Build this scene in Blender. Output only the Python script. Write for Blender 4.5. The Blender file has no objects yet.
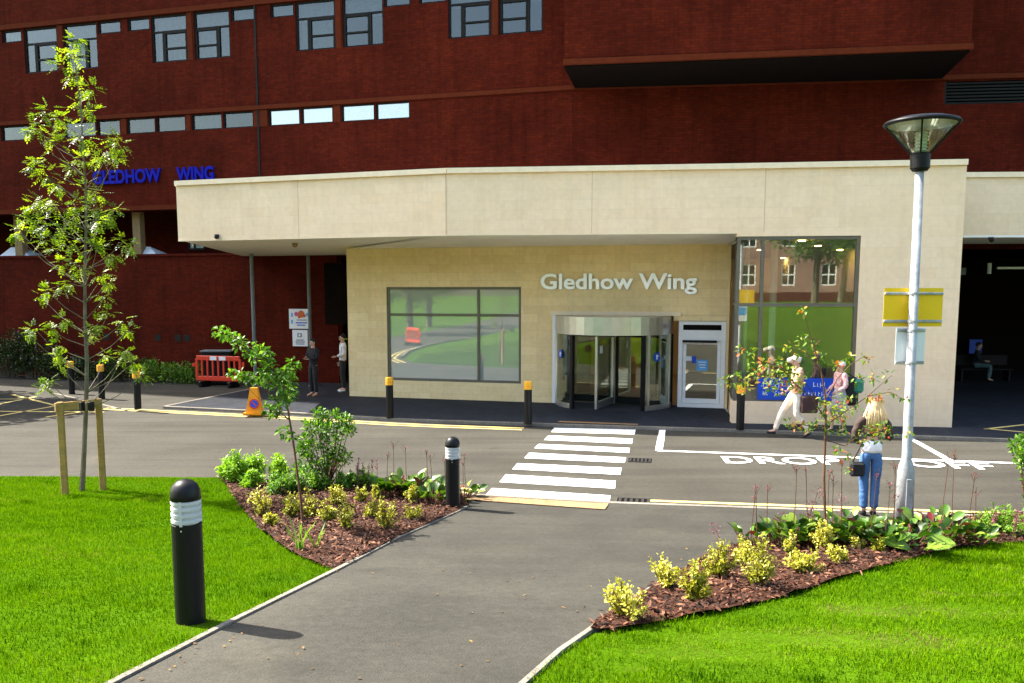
import bpy, bmesh, math, random
import numpy as np
from mathutils import Vector, Matrix
random.seed(7); rng = np.random.default_rng(11)
SC = bpy.context.scene; COL = SC.collection
R = math.radians
# ---------------------------------------------------------------- camera model (pixel -> world, used to measure the place)
F, CX, CY, PIT, H = 850., 512., 386., R(6.4), 3.1
cp, sp = math.cos(PIT), math.sin(PIT)
def ray(x, y):
    a = (x-CX)/F; t = (y-CY)/F
    return (a, cp-sp*t, -sp-cp*t)
def G(x, y, z=0.0):
    d = ray(x, y); k = (z-H)/d[2]
    return (d[0]*k, d[1]*k)
def atY(x, y, Y):
    d = ray(x, y); k = Y/d[1]
    return Vector((d[0]*k, Y, H+d[2]*k))
def onp(x, y, p, q):
    d = ray(x, y); ux, uy = q[0]-p[0], q[1]-p[1]
    det = d[0]*(-uy)+ux*d[1]; k = (p[0]*(-uy)+ux*p[1])/det
    return Vector((d[0]*k, d[1]*k, H+d[2]*k))
def uz(x, y, p, q):
    w = onp(x, y, p, q); L = math.hypot(q[0]-p[0], q[1]-p[1])
    return ((w.x-p[0])*(q[0]-p[0])+(w.y-p[1])*(q[1]-p[1]))/L, w.z
def sstep(x, a, b):
    t = np.clip((x-a)/(b-a), 0, 1); return t*t*(3-2*t)
def T(X, Y):
    s = np.maximum(12.45-.17*np.asarray(X, float)-np.asarray(Y, float), 0)
    z = np.where(s < 14, .125*s*s/(s+1), .125*14*14/15+.02*np.minimum(s-14, 30))
    return z*sstep(np.asarray(X, float), -17, -9)
def TG(x, y):
    d = ray(x, y); k = 1.0
    for _ in range(4000):
        if H+d[2]*k <= float(T(d[0]*k, d[1]*k)): break
        k += .01
    return Vector((d[0]*k, d[1]*k, float(T(d[0]*k, d[1]*k))))
def ppm(P): return F/(P[1]*cp-(P[2]-H)*sp)        # pixels per metre at a point
# ---------------------------------------------------------------- materials
def newmat(name):
    m = bpy.data.materials.new(name); m.use_nodes = True
    nt = m.node_tree; b = nt.nodes['Principled BSDF']; return m, nt, b
def N(nt, t, **kw):
    n = nt.nodes.new(t)
    for k, v in kw.items():
        if k in n.inputs: n.inputs[k].default_value = v
        else: setattr(n, k, v)
    return n
def mix(nt, fac, a, b, mode='MIX'):
    n = nt.nodes.new('ShaderNodeMix'); n.data_type = 'RGBA'; n.blend_type = mode
    for idx, v in ((0, fac), (6, a), (7, b)):
        if hasattr(v, 'is_output') or isinstance(v, bpy.types.NodeSocket): nt.links.new(v, n.inputs[idx])
        else: n.inputs[idx].default_value = v
    return n.outputs[2]
def c4(c): return (c[0], c[1], c[2], 1)
def ramp(nt, fac, stops):
    n = nt.nodes.new('ShaderNodeValToRGB'); e = n.color_ramp.elements
    while len(e) < len(stops): e.new(.5)
    for i, (p, c) in enumerate(stops): e[i].position = p; e[i].color = c4(c)
    nt.links.new(fac, n.inputs[0]); return n.outputs[0]
def bump(nt, b, h, s=.3, d=.01):
    n = N(nt, 'ShaderNodeBump', Strength=s, Distance=d); nt.links.new(h, n.inputs['Height']); nt.links.new(n.outputs[0], b.inputs['Normal'])
def noise(nt, scale, detail=3, vec=None, rough=.55):
    n = N(nt, 'ShaderNodeTexNoise', Scale=scale, Detail=detail, Roughness=rough)
    if vec is not None: nt.links.new(vec, n.inputs['Vector'])
    return n.outputs[0]
def geo(nt): return nt.nodes.new('ShaderNodeNewGeometry').outputs['Position']
def plain(name, col, rough=.5, metal=0, nz=.12, scale=6, spec=.3):
    m, nt, b = newmat(name); v = geo(nt); f = noise(nt, scale, 4, v)
    c = ramp(nt, f, [(.3, [x*(1-nz) for x in col]), (.7, [min(1, x*(1+nz)) for x in col])])
    nt.links.new(c, b.inputs['Base Color']); b.inputs['Roughness'].default_value = rough; b.inputs['Metallic'].default_value = metal
    b.inputs['Specular IOR Level'].default_value = spec
    return m
def bricks(name, c1, c2, mortar, w, h, msize, rough=.8, bmp=.3, var=.35, off=.5, stain=.2):
    m, nt, b = newmat(name); uv = nt.nodes.new('ShaderNodeTexCoord').outputs['UV']
    t = N(nt, 'ShaderNodeTexBrick', Scale=1.0); t.offset = off
    t.inputs['Brick Width'].default_value = w; t.inputs['Row Height'].default_value = h
    t.inputs['Mortar Size'].default_value = msize; t.inputs['Bias'].default_value = 0; t.inputs['Mortar Smooth'].default_value = .2
    t.inputs['Color1'].default_value = c4(c1); t.inputs['Color2'].default_value = c4(c2); t.inputs['Mortar'].default_value = c4(mortar)
    nt.links.new(uv, t.inputs['Vector'])
    f = noise(nt, .7, 5, geo(nt)); g = noise(nt, 9, 3, geo(nt))
    k = ramp(nt, f, [(.3, (1-stain,)*3), (.7, (1+stain*.5,)*3)]); k2 = ramp(nt, g, [(.3, (1-var*.5,)*3), (.7, (1+var*.5,)*3)])
    c = mix(nt, 1.0, t.outputs[0], k, 'MULTIPLY'); c = mix(nt, 1.0, c, k2, 'MULTIPLY')
    mp = N(nt, 'ShaderNodeMapping'); mp.inputs['Scale'].default_value = (4.5, .28, 1); nt.links.new(uv, mp.inputs[0]); stk = noise(nt, 1.0, 5, mp.outputs[0], .6)
    c = mix(nt, 1.0, c, ramp(nt, stk, [(.34, (1-stain*.7,)*3), (.52, (1,)*3)]), 'MULTIPLY')
    nt.links.new(c, b.inputs['Base Color']); b.inputs['Roughness'].default_value = rough
    inv = N(nt, 'ShaderNodeMath', operation='SUBTRACT'); inv.inputs[0].default_value = 1; nt.links.new(t.outputs['Fac'], inv.inputs[1])
    bump(nt, b, inv.outputs[0], bmp, .006); return m
def ground_mat(name, dark, light, fine, rough=.9, patch=.35, speck=None, spec=.15):
    m, nt, b = newmat(name); v = geo(nt)
    a = noise(nt, patch, 6, v, .6); g = noise(nt, fine, 2, v); s = noise(nt, fine*.16, 4, v)
    c = ramp(nt, a, [(.3, dark), (.7, light)])
    c = mix(nt, 1.0, c, ramp(nt, g, [(.3, (.72,)*3), (.7, (1.28,)*3)]), 'MULTIPLY')
    c = mix(nt, 1.0, c, ramp(nt, s, [(.3, (.86,)*3), (.7, (1.12,)*3)]), 'MULTIPLY')
    vo = N(nt, 'ShaderNodeTexVoronoi', Scale=2.6); nt.links.new(v, vo.inputs['Vector'])
    c = mix(nt, 1.0, c, ramp(nt, vo.outputs['Distance'], [(.035, (.70 if speck else 1,)*3), (.055, (1,)*3)]), 'MULTIPLY')
    oil = noise(nt, 1.9, 4, v, .65); c = mix(nt, 1.0, c, ramp(nt, oil, [(.62, (1,)*3), (.74, (.72 if speck else 1,)*3)]), 'MULTIPLY')
    dst = noise(nt, .55, 6, v, .7); c = mix(nt, 1.0, c, ramp(nt, dst, [(.58, (1,)*3), (.72, (1.22 if speck else 1, 1.2 if speck else 1, 1.14 if speck else 1))]), 'MULTIPLY')
    if speck:
        mp = N(nt, 'ShaderNodeMapping'); mp.inputs['Scale'].default_value = (.12, 1.6, 1); mp.inputs['Rotation'].default_value = (0, 0, .17)
        nt.links.new(v, mp.inputs[0]); w = noise(nt, 1.3, 5, mp.outputs[0], .6)
        c = mix(nt, 1.0, c, ramp(nt, w, [(.35, (1-speck,)*3), (.65, (1+speck,)*3)]), 'MULTIPLY')
    nt.links.new(c, b.inputs['Base Color']); b.inputs['Roughness'].default_value = rough; b.inputs['Specular IOR Level'].default_value = spec
    bump(nt, b, g, .35, .008); return m
def paint(name, col, wear=.35):
    m, nt, b = newmat(name); v = geo(nt); f = noise(nt, 14, 6, v, .7); g = noise(nt, 60, 2, v)
    fac = ramp(nt, f, [(.28, (wear, wear, wear)), (.52, (0, 0, 0))])
    c = mix(nt, fac, c4(col), (.11, .10, .09, 1)); c = mix(nt, 1.0, c, ramp(nt, g, [(.3, (.88,)*3), (.7, (1.08,)*3)]), 'MULTIPLY')
    nt.links.new(c, b.inputs['Base Color']); b.inputs['Roughness'].default_value = .75; return m
def leafmat(name, stops, trans=.35, rough=.45):
    m, nt, b = newmat(name); a = nt.nodes.new('ShaderNodeAttribute'); a.attribute_name = 'tint'
    c = ramp(nt, a.outputs['Fac'], stops)
    nt.links.new(c, b.inputs['Base Color']); b.inputs['Roughness'].default_value = rough; b.inputs['Specular IOR Level'].default_value = .35
    tr = nt.nodes.new('ShaderNodeBsdfTranslucent'); tc = mix(nt, 1.0, c, (1.25, 1.3, .6, 1), 'MULTIPLY'); nt.links.new(tc, tr.inputs[0])
    ms = nt.nodes.new('ShaderNodeMixShader'); ms.inputs[0].default_value = trans
    nt.links.new(b.outputs[0], ms.inputs[1]); nt.links.new(tr.outputs[0], ms.inputs[2]); nt.links.new(ms.outputs[0], nt.nodes['Material Output'].inputs[0]); return m
def glassmat(name, tint, refl, rough=0.0, wob=0, tmax=.85, film=0):
    m, nt, b = newmat(name); nt.nodes.remove(b)
    tr = nt.nodes.new('ShaderNodeBsdfTransparent'); tr.inputs[0].default_value = c4(tint)
    gl = nt.nodes.new('ShaderNodeBsdfGlossy'); gl.inputs['Roughness'].default_value = rough; gl.inputs[0].default_value = (.92, .95, .90, 1)
    if wob:
        bn = N(nt, 'ShaderNodeBump', Strength=wob, Distance=.02); nt.links.new(noise(nt, .9, 1, geo(nt)), bn.inputs['Height']); nt.links.new(bn.outputs[0], gl.inputs['Normal'])
    lw = N(nt, 'ShaderNodeLayerWeight', Blend=.25); mr = N(nt, 'ShaderNodeMapRange'); nt.links.new(lw.outputs['Fresnel'], mr.inputs[0])
    mr.inputs['From Min'].default_value = .02; mr.inputs['From Max'].default_value = 1; mr.inputs['To Min'].default_value = refl; mr.inputs['To Max'].default_value = tmax
    ms = nt.nodes.new('ShaderNodeMixShader'); nt.links.new(mr.outputs[0], ms.inputs[0]); nt.links.new(tr.outputs[0], ms.inputs[1]); nt.links.new(gl.outputs[0], ms.inputs[2])
    if film:
        df = N(nt, 'ShaderNodeBsdfDiffuse'); df.inputs[0].default_value = (.80, .84, .76, 1); m2 = nt.nodes.new('ShaderNodeMixShader'); m2.inputs[0].default_value = film
        nt.links.new(ms.outputs[0], m2.inputs[1]); nt.links.new(df.outputs[0], m2.inputs[2]); ms = m2
    nt.links.new(ms.outputs[0], nt.nodes['Material Output'].inputs[0]); return m
def emit(name, col, st):
    m, nt, b = newmat(name); b.inputs['Base Color'].default_value = c4(col); b.inputs['Emission Color'].default_value = c4(col); b.inputs['Emission Strength'].default_value = st; return m
M = {}
M['brick'] = bricks('red_brick', (.104, .0120, .0048), (.074, .0085, .0036), (.056, .0110, .0062), .225, .075, .010, .95, .25, .28, .5, .30)
M['brick'].node_tree.nodes['Principled BSDF'].inputs['Specular IOR Level'].default_value = .06
M['brick_far'] = bricks('far_brick', (.30, .13, .09), (.24, .10, .07), (.3, .22, .17), .225, .075, .012)
M['terra'] = plain('terracotta', (.10, .020, .008), .9, spec=.05)
M['stone'] = bricks('limestone_ashlar', (.89, .675, .445), (.85, .63, .395), (.79, .60, .385), .62, .225, .004, .75, .12, .08, .37, .06)
M['stone_in'] = bricks('bounce_toned_ashlar', (.89, .69, .37), (.82, .61, .30), (.74, .55, .27), .62, .225, .004, .75, .15, .1, .37, .08)  # same limestone as the fascia; warm bounce light put into the colour
M['coping'] = plain('coping_stone', (.86, .70, .48), .7, 0, .06)
M['soffit'] = plain('soffit_panel', (.92, .89, .80), .6, 0, .03, 2)
M['pavers'] = bricks('slate_pavers', (.030, .034, .043), (.021, .024, .031), (.013, .014, .017), .2, .1, .008, .8, .3)
M['pavers'].node_tree.nodes['Principled BSDF'].inputs['Specular IOR Level'].default_value = .12
M['road'] = ground_mat('road_asphalt', (.036, .0333, .0262), (.061, .0565, .0445), 85, .9, .28, .16)
M['path'] = ground_mat('path_asphalt', (.027, .0258, .0212), (.056, .053, .0425), 95, .9, .45, .10)
M['kerb'] = ground_mat('kerb_concrete', (.15, .135, .11), (.23, .205, .165), 40, .9, 1.2)
M['white_paint'] = paint('white_road_paint', (.90, .88, .84), .15)
M['yellow_paint'] = paint('yellow_road_paint', (.66, .50, .15), .4)
M['tactile'] = bricks('buff_tactile', (.34, .205, .085), (.28, .165, .07), (.17, .11, .055), .2, .1, .006, .8, .3)
M['iron'] = plain('cast_iron', (.035, .034, .033), .6, .4)
M['black'] = plain('black_powder_coat', (.006, .006, .0065), .45, 0, .1, 20, .2)
M['bollard'] = plain('black_bollard', (.006, .006, .0065), .42, 0, .15, 15, .25)
M['lens'] = plain('frosted_lens', (.52, .54, .52), .3, 0, .04)
M['yellow_band'] = plain('reflective_amber', (.80, .40, .03), .35, 0, .08)
M['galv'] = plain('galvanised_steel', (.33, .345, .345), .5, .2, .28, 9)
M['steel'] = plain('brushed_steel', (.62, .61, .58), .28, .85, .06)
M['letter_steel'] = plain('satin_letter_metal', (.96, .95, .92), .5, .9, .01)
M['bronze_frame'] = plain('bronze_frame', (.15, .135, .10), .5, .35, .08)
M['white_frame'] = plain('white_aluminium', (.90, .89, .86), .4, 0, .03)
M['dark_frame'] = plain('dark_timber_frame', (.014, .013, .012), .6, spec=.12)
M['grey_post'] = plain('grey_painted_steel', (.13, .145, .155), .5)
M['glass'] = glassmat('lobby_glass', (.80, .88, .82), .17, .012, .03, film=.02)
M['glass_side'] = glassmat('clear_door_glass', (.86, .92, .88), .13, .0, .02)
M['glass_low'] = glassmat('milky_glass', (.78, .86, .79), .46, .016, .035, film=.34)
M['glass_up'] = glassmat('upper_glass', (.50, .55, .56), .085, .01, .06)
M['glass_bright'] = glassmat('tilted_glass', (.7, .74, .74), .42, .01, .03)
M['lamp_glass'] = glassmat('lamp_glass', (.90, .93, .84), .02, tmax=.25)
M['blue_letter'] = plain('blue_letter', (.003, .006, .30), .5, 0, .04, 6, .1)
M['blue_sign'] = plain('blue_sign', (.015, .075, .50), .4, 0, .05)
M['pale_blue'] = plain('pale_blue_sign', (.09, .38, .74), .4, 0, .05)
M['white_sign'] = plain('white_sign', (.78, .79, .79), .45, 0, .03)
M['orange_mark'] = plain('orange_emblem', (.65, .14, .03), .5)
M['pink_mark'] = plain('pink_emblem', (.55, .10, .25), .5)
M['grey_mark'] = plain('grey_print', (.22, .23, .28), .5)
M['yellow_sign'] = plain('yellow_sign', (.86, .54, .012), .45, 0, .04, 3)
M['cone'] = plain('orange_cone', (.80, .29, .006), .45, 0, .08)
M['red_plastic'] = plain('red_plastic', (.62, .045, .018), .4, 0, .08)
M['timber'] = bricks('stake_timber', (.40, .25, .065), (.34, .20, .05), (.30, .17, .04), 3.0, .02, .003, .8, .2)
M['bark'] = ground_mat('bark', (.10, .085, .055), (.19, .165, .11), 60, .9, 4)
M['twig'] = ground_mat('twig_bark', (.085, .040, .024), (.16, .08, .045), 60, .8, 4)
M['wall_in'] = plain('lobby_wall', (.62, .60, .52), .8, 0, .06, 1.5)
M['floor_in'] = plain('lobby_floor', (.30, .29, .26), .4, 0, .1, 2)
M['ceil_in'] = plain('lobby_ceiling', (.50, .50, .46), .8, 0, .03)
M['white_col'] = plain('white_column', (.78, .80, .76), .5, 0, .03)
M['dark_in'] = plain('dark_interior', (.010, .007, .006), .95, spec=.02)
M['blind'] = bricks('window_blind', (.62, .64, .62), (.55, .57, .56), (.40, .42, .42), 4, .05, .004, .8, .1)
M['blind_pale'] = plain('pale_blind', (.86, .87, .84), .8, 0, .05)
M['downlight'] = emit('lit_downlight', (1, .52, .14), 30)
M['sofa'] = plain('charcoal_fabric', (.035, .036, .042), .9)
M['tan_col'] = plain('tan_column', (.24, .16, .075), .8)
M['rooflight'] = plain('polycarbonate', (.62, .66, .70), .35, 0, .05)
M['mat'] = plain('entrance_matting', (.030, .030, .031), .95, 0, .2, 40)
# ---------------------------------------------------------------- mesh builder
class MB:
    def __init__(s): s.v = []; s.f = []; s.m = []; s.t = []
    def add(s, vs, fs, mi=0):
        n = len(s.v); s.v += [tuple(v) for v in vs]; s.f += [tuple(i+n for i in f) for f in fs]; s.m += [mi]*len(fs); return s
    def box(s, c, d, rz=0, mi=0, bev=0, M4=None):
        x, y, z = d[0]/2, d[1]/2, d[2]/2
        if bev:
            b = min(bev, x*.9, y*.9, z*.9); pr = [(-x+b, -y), (x-b, -y), (x, -y+b), (x, y-b), (x-b, y), (-x+b, y), (-x, y-b), (-x, -y+b)]
            pi = [(-x+b, -y+b), (x-b, -y+b), (x-b, -y+b), (x-b, y-b), (x-b, y-b), (-x+b, y-b), (-x+b, y-b), (-x+b, -y+b)]
            vs = [(a, q, -z) for a, q in pi]+[(a, q, -z+b) for a, q in pr]+[(a, q, z-b) for a, q in pr]+[(a, q, z) for a, q in pi]
            fs = [tuple(range(7, -1, -1)), tuple(range(24, 32))]+[(r*8+i, r*8+(i+1) % 8, (r+1)*8+(i+1) % 8, (r+1)*8+i) for r in range(3) for i in range(8)]
        else:
            vs = [(-x, -y, -z), (x, -y, -z), (x, y, -z), (-x, y, -z), (-x, -y, z), (x, -y, z), (x, y, z), (-x, y, z)]
            fs = [(3, 2, 1, 0), (4, 5, 6, 7), (0, 1, 5, 4), (1, 2, 6, 5), (2, 3, 7, 6), (3, 0, 4, 7)]
        if M4 is None: M4 = Matrix.Translation(c) @ Matrix.Rotation(rz, 4, 'Z')
        return s.add([M4 @ Vector(v) for v in vs], fs, mi)
    def slab(s, p, q, z0, z1, f0, f1, mi=0):
        """box along the line p-q: f0..f1 are offsets towards the front (camera side)"""
        d = Vector((q[0]-p[0], q[1]-p[1])).normalized(); n = Vector((d.y, -d.x))
        P = [Vector(p[:2])+n*f1, Vector(q[:2])+n*f1, Vector(q[:2])+n*f0, Vector(p[:2])+n*f0]
        vs = [(a.x, a.y, z0) for a in P]+[(a.x, a.y, z1) for a in P]
        return s.add(vs, [(3, 2, 1, 0), (4, 5, 6, 7), (0, 1, 5, 4), (1, 2, 6, 5), (2, 3, 7, 6), (3, 0, 4, 7)], mi)
    def prism(s, poly, z0, z1, mi=0):
        n = len(poly); a = sum(poly[i][0]*poly[(i+1) % n][1]-poly[(i+1) % n][0]*poly[i][1] for i in range(n))
        if a < 0: poly = poly[::-1]
        vs = [(p[0], p[1], z0) for p in poly]+[(p[0], p[1], z1) for p in poly]
        return s.add(vs, [tuple(range(n-1, -1, -1)), tuple(range(n, 2*n))]+[(i, (i+1) % n, n+(i+1) % n, n+i) for i in range(n)], mi)
    def tube(s, pts, rad, n=8, mi=0, cap=True):
        pts = [Vector(p) for p in pts]; k = len(pts)
        if not hasattr(rad, '__len__'): rad = [rad]*k
        base = len(s.v); up = None
        for i, p in enumerate(pts):
            d = (pts[min(i+1, k-1)]-pts[max(i-1, 0)]).normalized()
            if up is None: up = d.orthogonal().normalized()
            up = (up-d*up.dot(d)); up = up.normalized() if up.length > 1e-6 else d.orthogonal().normalized()
            sd = d.cross(up)
            for j in range(n):
                a = 2*math.pi*j/n; s.v.append(tuple(p+(up*math.cos(a)+sd*math.sin(a))*rad[i]))
        for i in range(k-1):
            for j in range(n): s.f.append((base+i*n+j, base+i*n+(j+1) % n, base+(i+1)*n+(j+1) % n, base+(i+1)*n+j)); s.m.append(mi)
        if cap:
            s.f.append(tuple(base+j for j in range(n-1, -1, -1))); s.m.append(mi)
            s.f.append(tuple(base+(k-1)*n+j for j in range(n))); s.m.append(mi)
        return s
    def lathe(s, c, prof, n=24, mi=0, a0=0, a1=2*math.pi):
        full = abs(a1-a0-2*math.pi) < 1e-6; m = n if full else n+1; base = len(s.v)
        for r, z in prof:
            for j in range(m):
                a = a0+(a1-a0)*j/n; s.v.append((c[0]+r*math.cos(a), c[1]+r*math.sin(a), c[2]+z))
        for i in range(len(prof)-1):
            for j in range(n):
                k = (j+1) % m; s.f.append((base+i*m+j, base+i*m+k, base+(i+1)*m+k, base+(i+1)*m+j)); s.m.append(mi)
        return s
    def ball(s, c, r, n=12, mi=0, sc=(1, 1, 1)):
        vs = []; fs = []; k = n//2
        for i in range(k+1):
            th = math.pi*i/k
            for j in range(n): a = 2*math.pi*j/n; vs.append((c[0]+r*sc[0]*math.sin(th)*math.cos(a), c[1]+r*sc[1]*math.sin(th)*math.sin(a), c[2]+r*sc[2]*math.cos(th)))
        for i in range(k):
            for j in range(n): fs.append((i*n+j, (i+1)*n+j, (i+1)*n+(j+1) % n, i*n+(j+1) % n))
        return s.add(vs, fs, mi)
    def build(s, name, mat, parent=None, smooth=False, local=False, uv=True):
        mats = mat if isinstance(mat, (list, tuple)) else [mat]
        me = bpy.data.meshes.new(name); o = bpy.data.objects.new(name, me); COL.objects.link(o)
        V = np.array(s.v, float).reshape(-1, 3); P = np.zeros(3)
        if parent is not None:
            o.parent = parent
            if not local: P = np.array(worldloc(parent))
        elif not local and len(V):
            P = np.array([(V[:, 0].min()+V[:, 0].max())/2, (V[:, 1].min()+V[:, 1].max())/2, V[:, 2].min()]); o.location = P
        me.from_pydata((V-P).tolist(), [], s.f)
        for m in mats: me.materials.append(m)
        if len(mats) > 1: me.polygons.foreach_set('material_index', s.m)
        if uv and len(s.f) < 30000:
            L = me.uv_layers.new(name='UVMap'); co = V
            for p in me.polygons:
                nx, ny, nz = p.normal
                h = math.hypot(nx, ny)
                for li in p.loop_indices:
                    w = co[me.loops[li].vertex_index]
                    if abs(nz) > .75 or h < 1e-6: L.data[li].uv = (w[0], w[1])
                    else: L.data[li].uv = ((-ny*w[0]+nx*w[1])/h, w[2])
        if smooth:
            me.polygons.foreach_set('use_smooth', [True]*len(me.polygons)); 
        if s.t:
            at = me.attributes.new('tint', 'FLOAT', 'POINT'); at.data.foreach_set('value', np.array(s.t, np.float32))
        me.update(); return o
def worldloc(o):
    l = Vector((0, 0, 0))
    while o is not None: l = l+o.location; o = o.parent
    return l
def tag(o, label=None, cat=None, group=None, kind=None):
    if label: o['label'] = label
    if cat: o['category'] = cat
    if group: o['group'] = group
    if kind: o['kind'] = kind
    return o
def empty(name, loc, label=None, cat=None, group=None, rz=0):
    o = bpy.data.objects.new(name, None); COL.objects.link(o); o.location = loc; o.rotation_euler.z = rz; o.empty_display_size = .2
    return tag(o, label, cat, group)
def copy_tree(o, parent=None):
    c = o.copy(); COL.objects.link(c)
    if parent is not None: c.parent = parent
    for ch in [x for x in bpy.data.objects if x.parent == o]: copy_tree(ch, c)
    return c
def wall_holes(mb, p, q, z0, z1, holes=(), th=.3, mi=0):
    """a wall on the line p-q with rectangular openings (u0,u1,z0,z1), front on the camera side"""
    L = math.hypot(q[0]-p[0], q[1]-p[1]); d = Vector((q[0]-p[0], q[1]-p[1]))/L; n = Vector((d.y, -d.x))
    us = sorted({0, L}|{u for h in holes for u in h[:2] if 0 < u < L}); zs = sorted({z0, z1}|{z for h in holes for z in h[2:] if z0 < z < z1})
    W = lambda u, z, b: (p[0]+d.x*u-n.x*b, p[1]+d.y*u-n.y*b, z)
    inh = lambda u, z: any(h[0]-1e-6 < u < h[1]+1e-6 and h[2]-1e-6 < z < h[3]+1e-6 for h in holes)
    def Q(a, b, c, e): mb.add([a, b, c, e], [(0, 1, 2, 3)], mi)
    solid = {}
    for i in range(len(us)-1):
        for j in range(len(zs)-1): solid[i, j] = not inh((us[i]+us[i+1])/2, (zs[j]+zs[j+1])/2)
    for (i, j), s in solid.items():
        a, b, c, e = us[i], us[i+1], zs[j], zs[j+1]
        if s:
            Q(W(a, c, 0), W(b, c, 0), W(b, e, 0), W(a, e, 0)); Q(W(b, c, th), W(a, c, th), W(a, e, th), W(b, e, th))
            if not solid.get((i-1, j), False): Q(W(a, c, th), W(a, c, 0), W(a, e, 0), W(a, e, th))
            if not solid.get((i+1, j), False): Q(W(b, c, 0), W(b, c, th), W(b, e, th), W(b, e, 0))
            if not solid.get((i, j-1), False): Q(W(a, c, th), W(b, c, th), W(b, c, 0), W(a, c, 0))
            if not solid.get((i, j+1), False): Q(W(a, e, 0), W(b, e, 0), W(b, e, th), W(a, e, th))
    return mb
def uvp(p, q, u, z, f=0):
    L = math.hypot(q[0]-p[0], q[1]-p[1]); d = Vector((q[0]-p[0], q[1]-p[1]))/L; n = Vector((d.y, -d.x))
    return Vector((p[0]+d.x*u+n.x*f, p[1]+d.y*u+n.y*f, z))
def frame_glass(parent, p, q, u0, u1, z0, z1, mull=(), trans=(), fw=.06, dep=.09, back=.05, fmat='dark_frame', gmat='glass_up', name='window', pane='pane', extra=()):
    """a window: one mesh of frame bars, a pane of glass as its child"""
    A = lambda u, f=0: uvp(p, q, u, 0, f)
    mb = MB(); f0, f1 = -back-dep, -back
    mb.slab(A(u0), A(u0+fw), z0, z1, f0, f1).slab(A(u1-fw), A(u1), z0, z1, f0, f1)
    mb.slab(A(u0+fw), A(u1-fw), z1-fw, z1, f0, f1).slab(A(u0+fw), A(u1-fw), z0, z0+fw, f0, f1)
    for u in mull: mb.slab(A(u-fw/2), A(u+fw/2), z0+fw, z1-fw, f0+.003, f1-.003)
    for z in trans: mb.slab(A(u0+fw), A(u1-fw), z-fw/2, z+fw/2, f0+.006, f1-.006)
    for (a, b, c, e) in extra: mb.slab(A(a), A(b), c, e, f0+.004, f1+.012)
    w = mb.build(name, M[fmat], parent)
    gb = MB().slab(A(u0+fw*.6), A(u1-fw*.6), z0+fw*.6, z1-fw*.6, f0+dep*.45, f0+dep*.45+.012)
    gb.build(pane, M[gmat], w); return w
# ---------------------------------------------------------------- terrain sheets
def sheet(name, poly, zoff, mat, grid=.5, kind='structure', zfun=None, gx=None, gy=None, thick=0, build=True):
    bm = bmesh.new(); vs = [bm.verts.new((p[0], p[1], 0)) for p in poly]; bm.faces.new(vs)
    bmesh.ops.triangulate(bm, faces=bm.faces[:])
    xs = [p[0] for p in poly]; ys = [p[1] for p in poly]
    if gx is None: gx = np.arange(math.floor(min(xs)/grid)*grid, max(xs), grid)
    if gy is None: gy = np.arange(math.floor(min(ys)/grid)*grid, max(ys), grid)
    for a, no in ((gx, 0), (gy, 1)):
        for g in a:
            co = [0, 0, 0]; co[no] = float(g); n = [0, 0, 0]; n[no] = 1
            bmesh.ops.bisect_plane(bm, geom=bm.verts[:]+bm.edges[:]+bm.faces[:], plane_co=co, plane_no=n, dist=1e-5)
    for v in bm.verts:
        v.co.z = float(T(v.co.x, v.co.y))+zoff+(zfun(v.co.x, v.co.y) if zfun else 0)
    for f in bm.faces:
        f.normal_update()
        if f.normal.z < 0: f.normal_flip()
    me = bpy.data.meshes.new(name); bm.to_mesh(me); bm.free()
    uv = me.uv_layers.new(name='UVMap')
    for l in me.loops: c = me.vertices[l.vertex_index].co; uv.data[l.index].uv = (c.x, c.y)
    me.polygons.foreach_set('use_smooth', [True]*len(me.polygons))
    me.materials.append(mat); o = bpy.data.objects.new(name, me); COL.objects.link(o)
    if kind: o['kind'] = kind
    return o
def strip(pts, w, side=0):
    """a ribbon polygon of width w along a polyline (side 0 centre, +1 left, -1 right)"""
    a = []; b = []; P = [Vector(p[:2]) for p in pts]
    for i, p in enumerate(P):
        d = (P[min(i+1, len(P)-1)]-P[max(i-1, 0)]).normalized(); n = Vector((-d.y, d.x))
        l, r = {0: (w/2, -w/2), 1: (w, 0), -1: (0, -w)}[side]; a.append(p+n*l); b.append(p+n*r)
    return [tuple(x) for x in a]+[tuple(x) for x in b[::-1]]
def kerb_mesh(name, pts, w, z0, h, mat, kind='structure'):
    P = []
    for a, b in zip(pts[:-1], pts[1:]):
        n = max(1, int(math.hypot(b[0]-a[0], b[1]-a[1])/.45))
        P += [(a[0]+(b[0]-a[0])*i/n, a[1]+(b[1]-a[1])*i/n) for i in range(n)]
    P.append(tuple(pts[-1][:2])); pl = strip(P, w); n = len(P); L = pl[:n]; Rr = pl[n:][::-1]
    mb = MB(); vs = []
    for i in range(n):
        zl, zr = float(T(*L[i])), float(T(*Rr[i])); zt = max(zl, zr)+h
        vs += [(L[i][0], L[i][1], zl-.12), (L[i][0], L[i][1], zl+h), (Rr[i][0], Rr[i][1], zr+h), (Rr[i][0], Rr[i][1], zr-.12)]
    fs = [(i*4+k, i*4+k+1, i*4+5+k, i*4+4+k) for i in range(n-1) for k in range(3)]+[(3, 2, 1, 0), (n*4-4, n*4-3, n*4-2, n*4-1)]
    o = mb.add(vs, fs).build(name, mat); 
    if kind: o['kind'] = kind
    return o
def inpoly(x, y, poly):
    r = np.zeros(len(x), bool); n = len(poly)
    for i in range(n):
        x0, y0 = poly[i]; x1, y1 = poly[(i+1) % n]
        if y0 == y1: continue
        c = ((y0 > y) != (y1 > y)) & (x < (x1-x0)*(y-y0)/(y1-y0)+x0); r ^= c
    return r
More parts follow.
